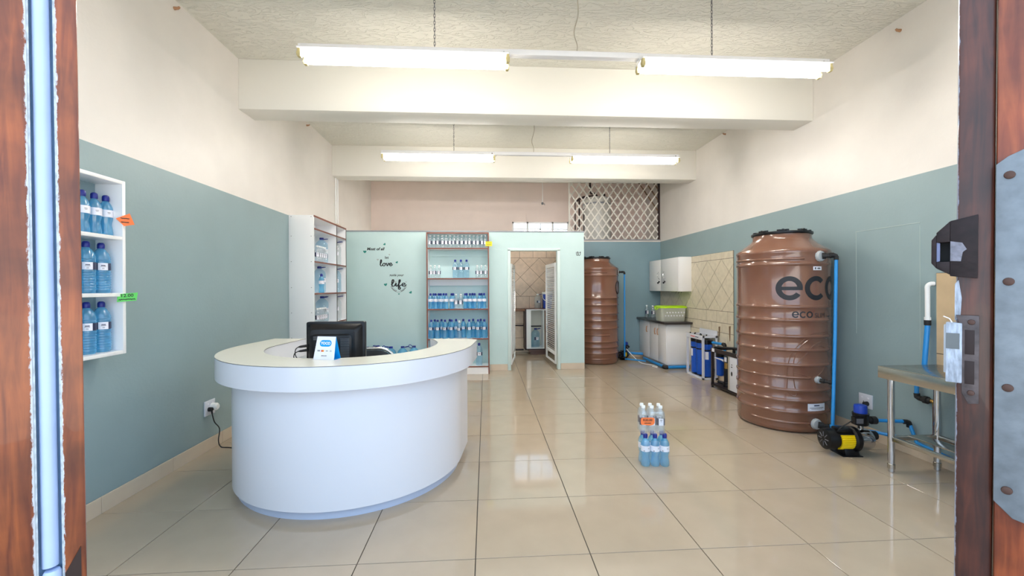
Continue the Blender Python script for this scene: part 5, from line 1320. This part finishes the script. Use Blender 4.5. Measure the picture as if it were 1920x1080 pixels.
# ------------------------------------------------------------------ open entrance door leaves either side of the camera
def door_leaf_frame(x, y, turn, lean):
    return Matrix.Translation((x, y, 1.4)) @ Matrix.Rotation(turn, 4, 'Z') @ Matrix.Rotation(lean, 4, 'Y')
S = 1.535
def bz(x0, x1, y0, y1, z0, z1): return B(x0, x1, y0, y1, z0 * S, z1 * S)
fk = lambda u, v, d: (u, d, v * S)
d1 = link('door_1', bz(-0.0325, 0.0, 0, 0.05, -0.91, 1.04).mesh('door_1', WOODL, bevel=0.003)); struct(d1)
d1.matrix_world = door_leaf_frame(-0.836, 0.92, math.radians(42.5), -0.008)
bz(-0.26, -0.069, 0, 0.05, -0.91, 1.04).build('outer_stile', WOODL, d1, bevel=0.003)
bz(-0.0695, -0.032, 0.022, 0.05, -0.91, 1.04).build('groove_bed', mat('groove_paint', rgb(120, 158, 196), 0.5, noise=0.1), d1)
m = MB(); m.box(-0.0695, -0.0665, 0.002, 0.03, -0.91 * S, 1.04 * S); m.box(-0.0345, -0.032, 0.002, 0.03, -0.91 * S, 1.04 * S); m.build('groove_lip', mat('flaking_pale_paint', rgb(176, 184, 190), 0.7, noise=0.3, nscale=60, bump=0.4), d1)
MB().cyl((-0.051, 0.014, -0.362 * S), (-0.051, 0.014, 1.04 * S), 0.0125, n=18).build('bolt_rod', RODB, d1)
m = MB(); m.tube([(-0.0485, 0.006, -0.366 * S), (-0.0485, 0.006, -0.369 * S), (-0.0485, 0.006, -0.9 * S)], .0135, 18, radii=[.011, .0135, .0135]); m.build('bolt_end', RODB, d1)
m = MB(); m.prism([(-0.031, -0.375), (-0.008, -0.345), (-0.008, -0.9), (-0.031, -0.9)], fk, -0.0025, 0.002); m.build('shadow_patch', mat('shadow_dark_brown', rgb(46, 26, 18), 0.7), d1, smooth=False)  # dark sheet painting the shadow low on the leaf
S = 1.49
d2 = link('door_2', bz(0, 0.058, 0, 0.055, -0.935, 1.07).mesh('door_2', WOODR, bevel=0.006)); struct(d2)
d2.matrix_world = door_leaf_frame(1.080, 0.897, math.radians(-50.6), 0.008)
bz(0.0595, 0.30, -0.012, 0.05, -0.935, 1.07).build('outer_leaf', WOODR2, d2, bevel=0.003)
m = MB(); m.prism([(0.058, -0.315), (0.058, 0.175), (0.075, 0.185), (0.12, 0.20), (0.12, -0.34), (0.085, -0.335)], fk, -0.0165, -0.0125); pl = m.build('edge_plate', GALV, d2, bevel=0.001)
for z in (0.158, 0.005, -0.148, -0.296): MB().tube([(0.077, -0.016, z * S), (0.077, -0.019, z * S), (0.077, -0.0205, z * S)], .006, 14, radii=[.0088, .0082, .005]).build('screw', RUST, pl)
kx0, kx1 = -0.040, 0.024
m = MB()
m.prism([(kx0 + .03, .014), (kx1 + .009, .010), (kx1 + .009, .105), (kx0 + .03, .098)], fk, -0.022, 0.012)
m.prism([(kx0, .034), (kx0 + .008, .026), (kx0 + .008, .078), (kx0, .070)], fk, -0.022, 0.012)
m.prism([(kx0 + .008, .066), (kx0 + .03, .066), (kx0 + .03, .098), (kx0 + .008, .081)], fk, -0.022, 0.012)
m.prism([(kx0 + .008, .026), (kx0 + .03, .016), (kx0 + .03, .036), (kx0 + .008, .036)], fk, -0.022, 0.012)
kp = m.build('latch_keeper', LOCKM, d2, bevel=0.0012)
m = MB(); m.prism([(kx0 + .006, .034), (kx0 + .031, .034), (kx0 + .031, .068), (kx0 + .006, .068)], fk, 0.004, 0.012); m.build('keeper_recess', DKSLOT, kp, smooth=False)
m = MB(); m.prism([(kx0 + .0305, .037), (kx0 + .047, .036), (kx0 + .050, .05), (kx0 + .056, .054), (kx0 + .049, .064), (kx0 + .0305, .067)], fk, -0.0228, -0.02); m.build('bare_patch', mat('scratched_bare_metal', rgb(120, 118, 128), 0.5, metal=0.3, noise=0.35, nscale=60, bump=0.3), kp, smooth=False)
m = MB(); m.prism([(kx0 + .0085, .036), (kx0 + .014, .037), (kx0 + .014, .065), (kx0 + .0085, .066)], fk, -0.018, 0.004); m.build('latch_lip', mat('bluish_worn_lip', rgb(110, 116, 150), 0.5, noise=0.2), kp, smooth=False)
sk = bz(-0.016, 0.010, -0.010, 0.03, -0.150, -0.058).build('strike_case', LOCKW, d2, bevel=0.002)
bz(-0.0195, 0.004, 0.0, 0.03, -0.137, -0.062).build('case_rim', mat('pale_plastic_rim', rgb(190, 196, 204), 0.5), sk, bevel=0.002)
m = MB(); m.prism([(0.0, -0.046), (0.036, -0.046), (0.036, -0.178), (0.02, -0.180), (0.010, -0.165), (0.006, -0.06)], fk, -0.008, 0.002); sp = m.build('strike_plate', mat('worn_grey_plate', rgb(88, 78, 78), 0.55, metal=0.15, spec=0.4, noise=0.4, nscale=40, bump=0.15), d2, bevel=0.001)
for z0, z1 in ((-0.105, -0.068), (-0.150, -0.115)): bz(0.014, 0.029, -0.0086, -0.007, z0, z1).build('strike_slot', mat('rust_brown_slot', rgb(40, 24, 22), 0.7), sp, bevel=0.0005)
for z in (-0.056, -0.163): MB().tube([(0.024, -0.008, z * S), (0.024, -0.0105, z * S), (0.024, -0.0115, z * S)], .005, 12, radii=[.0062, .0056, .003]).build('screw', RUST, sp)
bz(-0.0155, 0.006, -0.0108, -0.0098, -0.098, -0.074).build('bare_band', mat('dull_metal', rgb(104, 108, 110), 0.5, metal=0.4, noise=0.1), sk, smooth=False)
m = MB(); m.tube([(-0.006, -0.002, -0.058 * S), (-0.010, -0.006, -0.052 * S), (-0.020, -0.008, -0.0485 * S)], .0012, 6); m.build('cable_tie', PAPER, sk)
m = MB(); m.prism([(-0.002, 0.002), (0.004, 0.008), (0.009, -0.02), (0.007, -0.05), (-0.002, -0.055)], fk, -0.0015, 0.01); m.build('flaked_edge', LOCKW, d2, smooth=False)
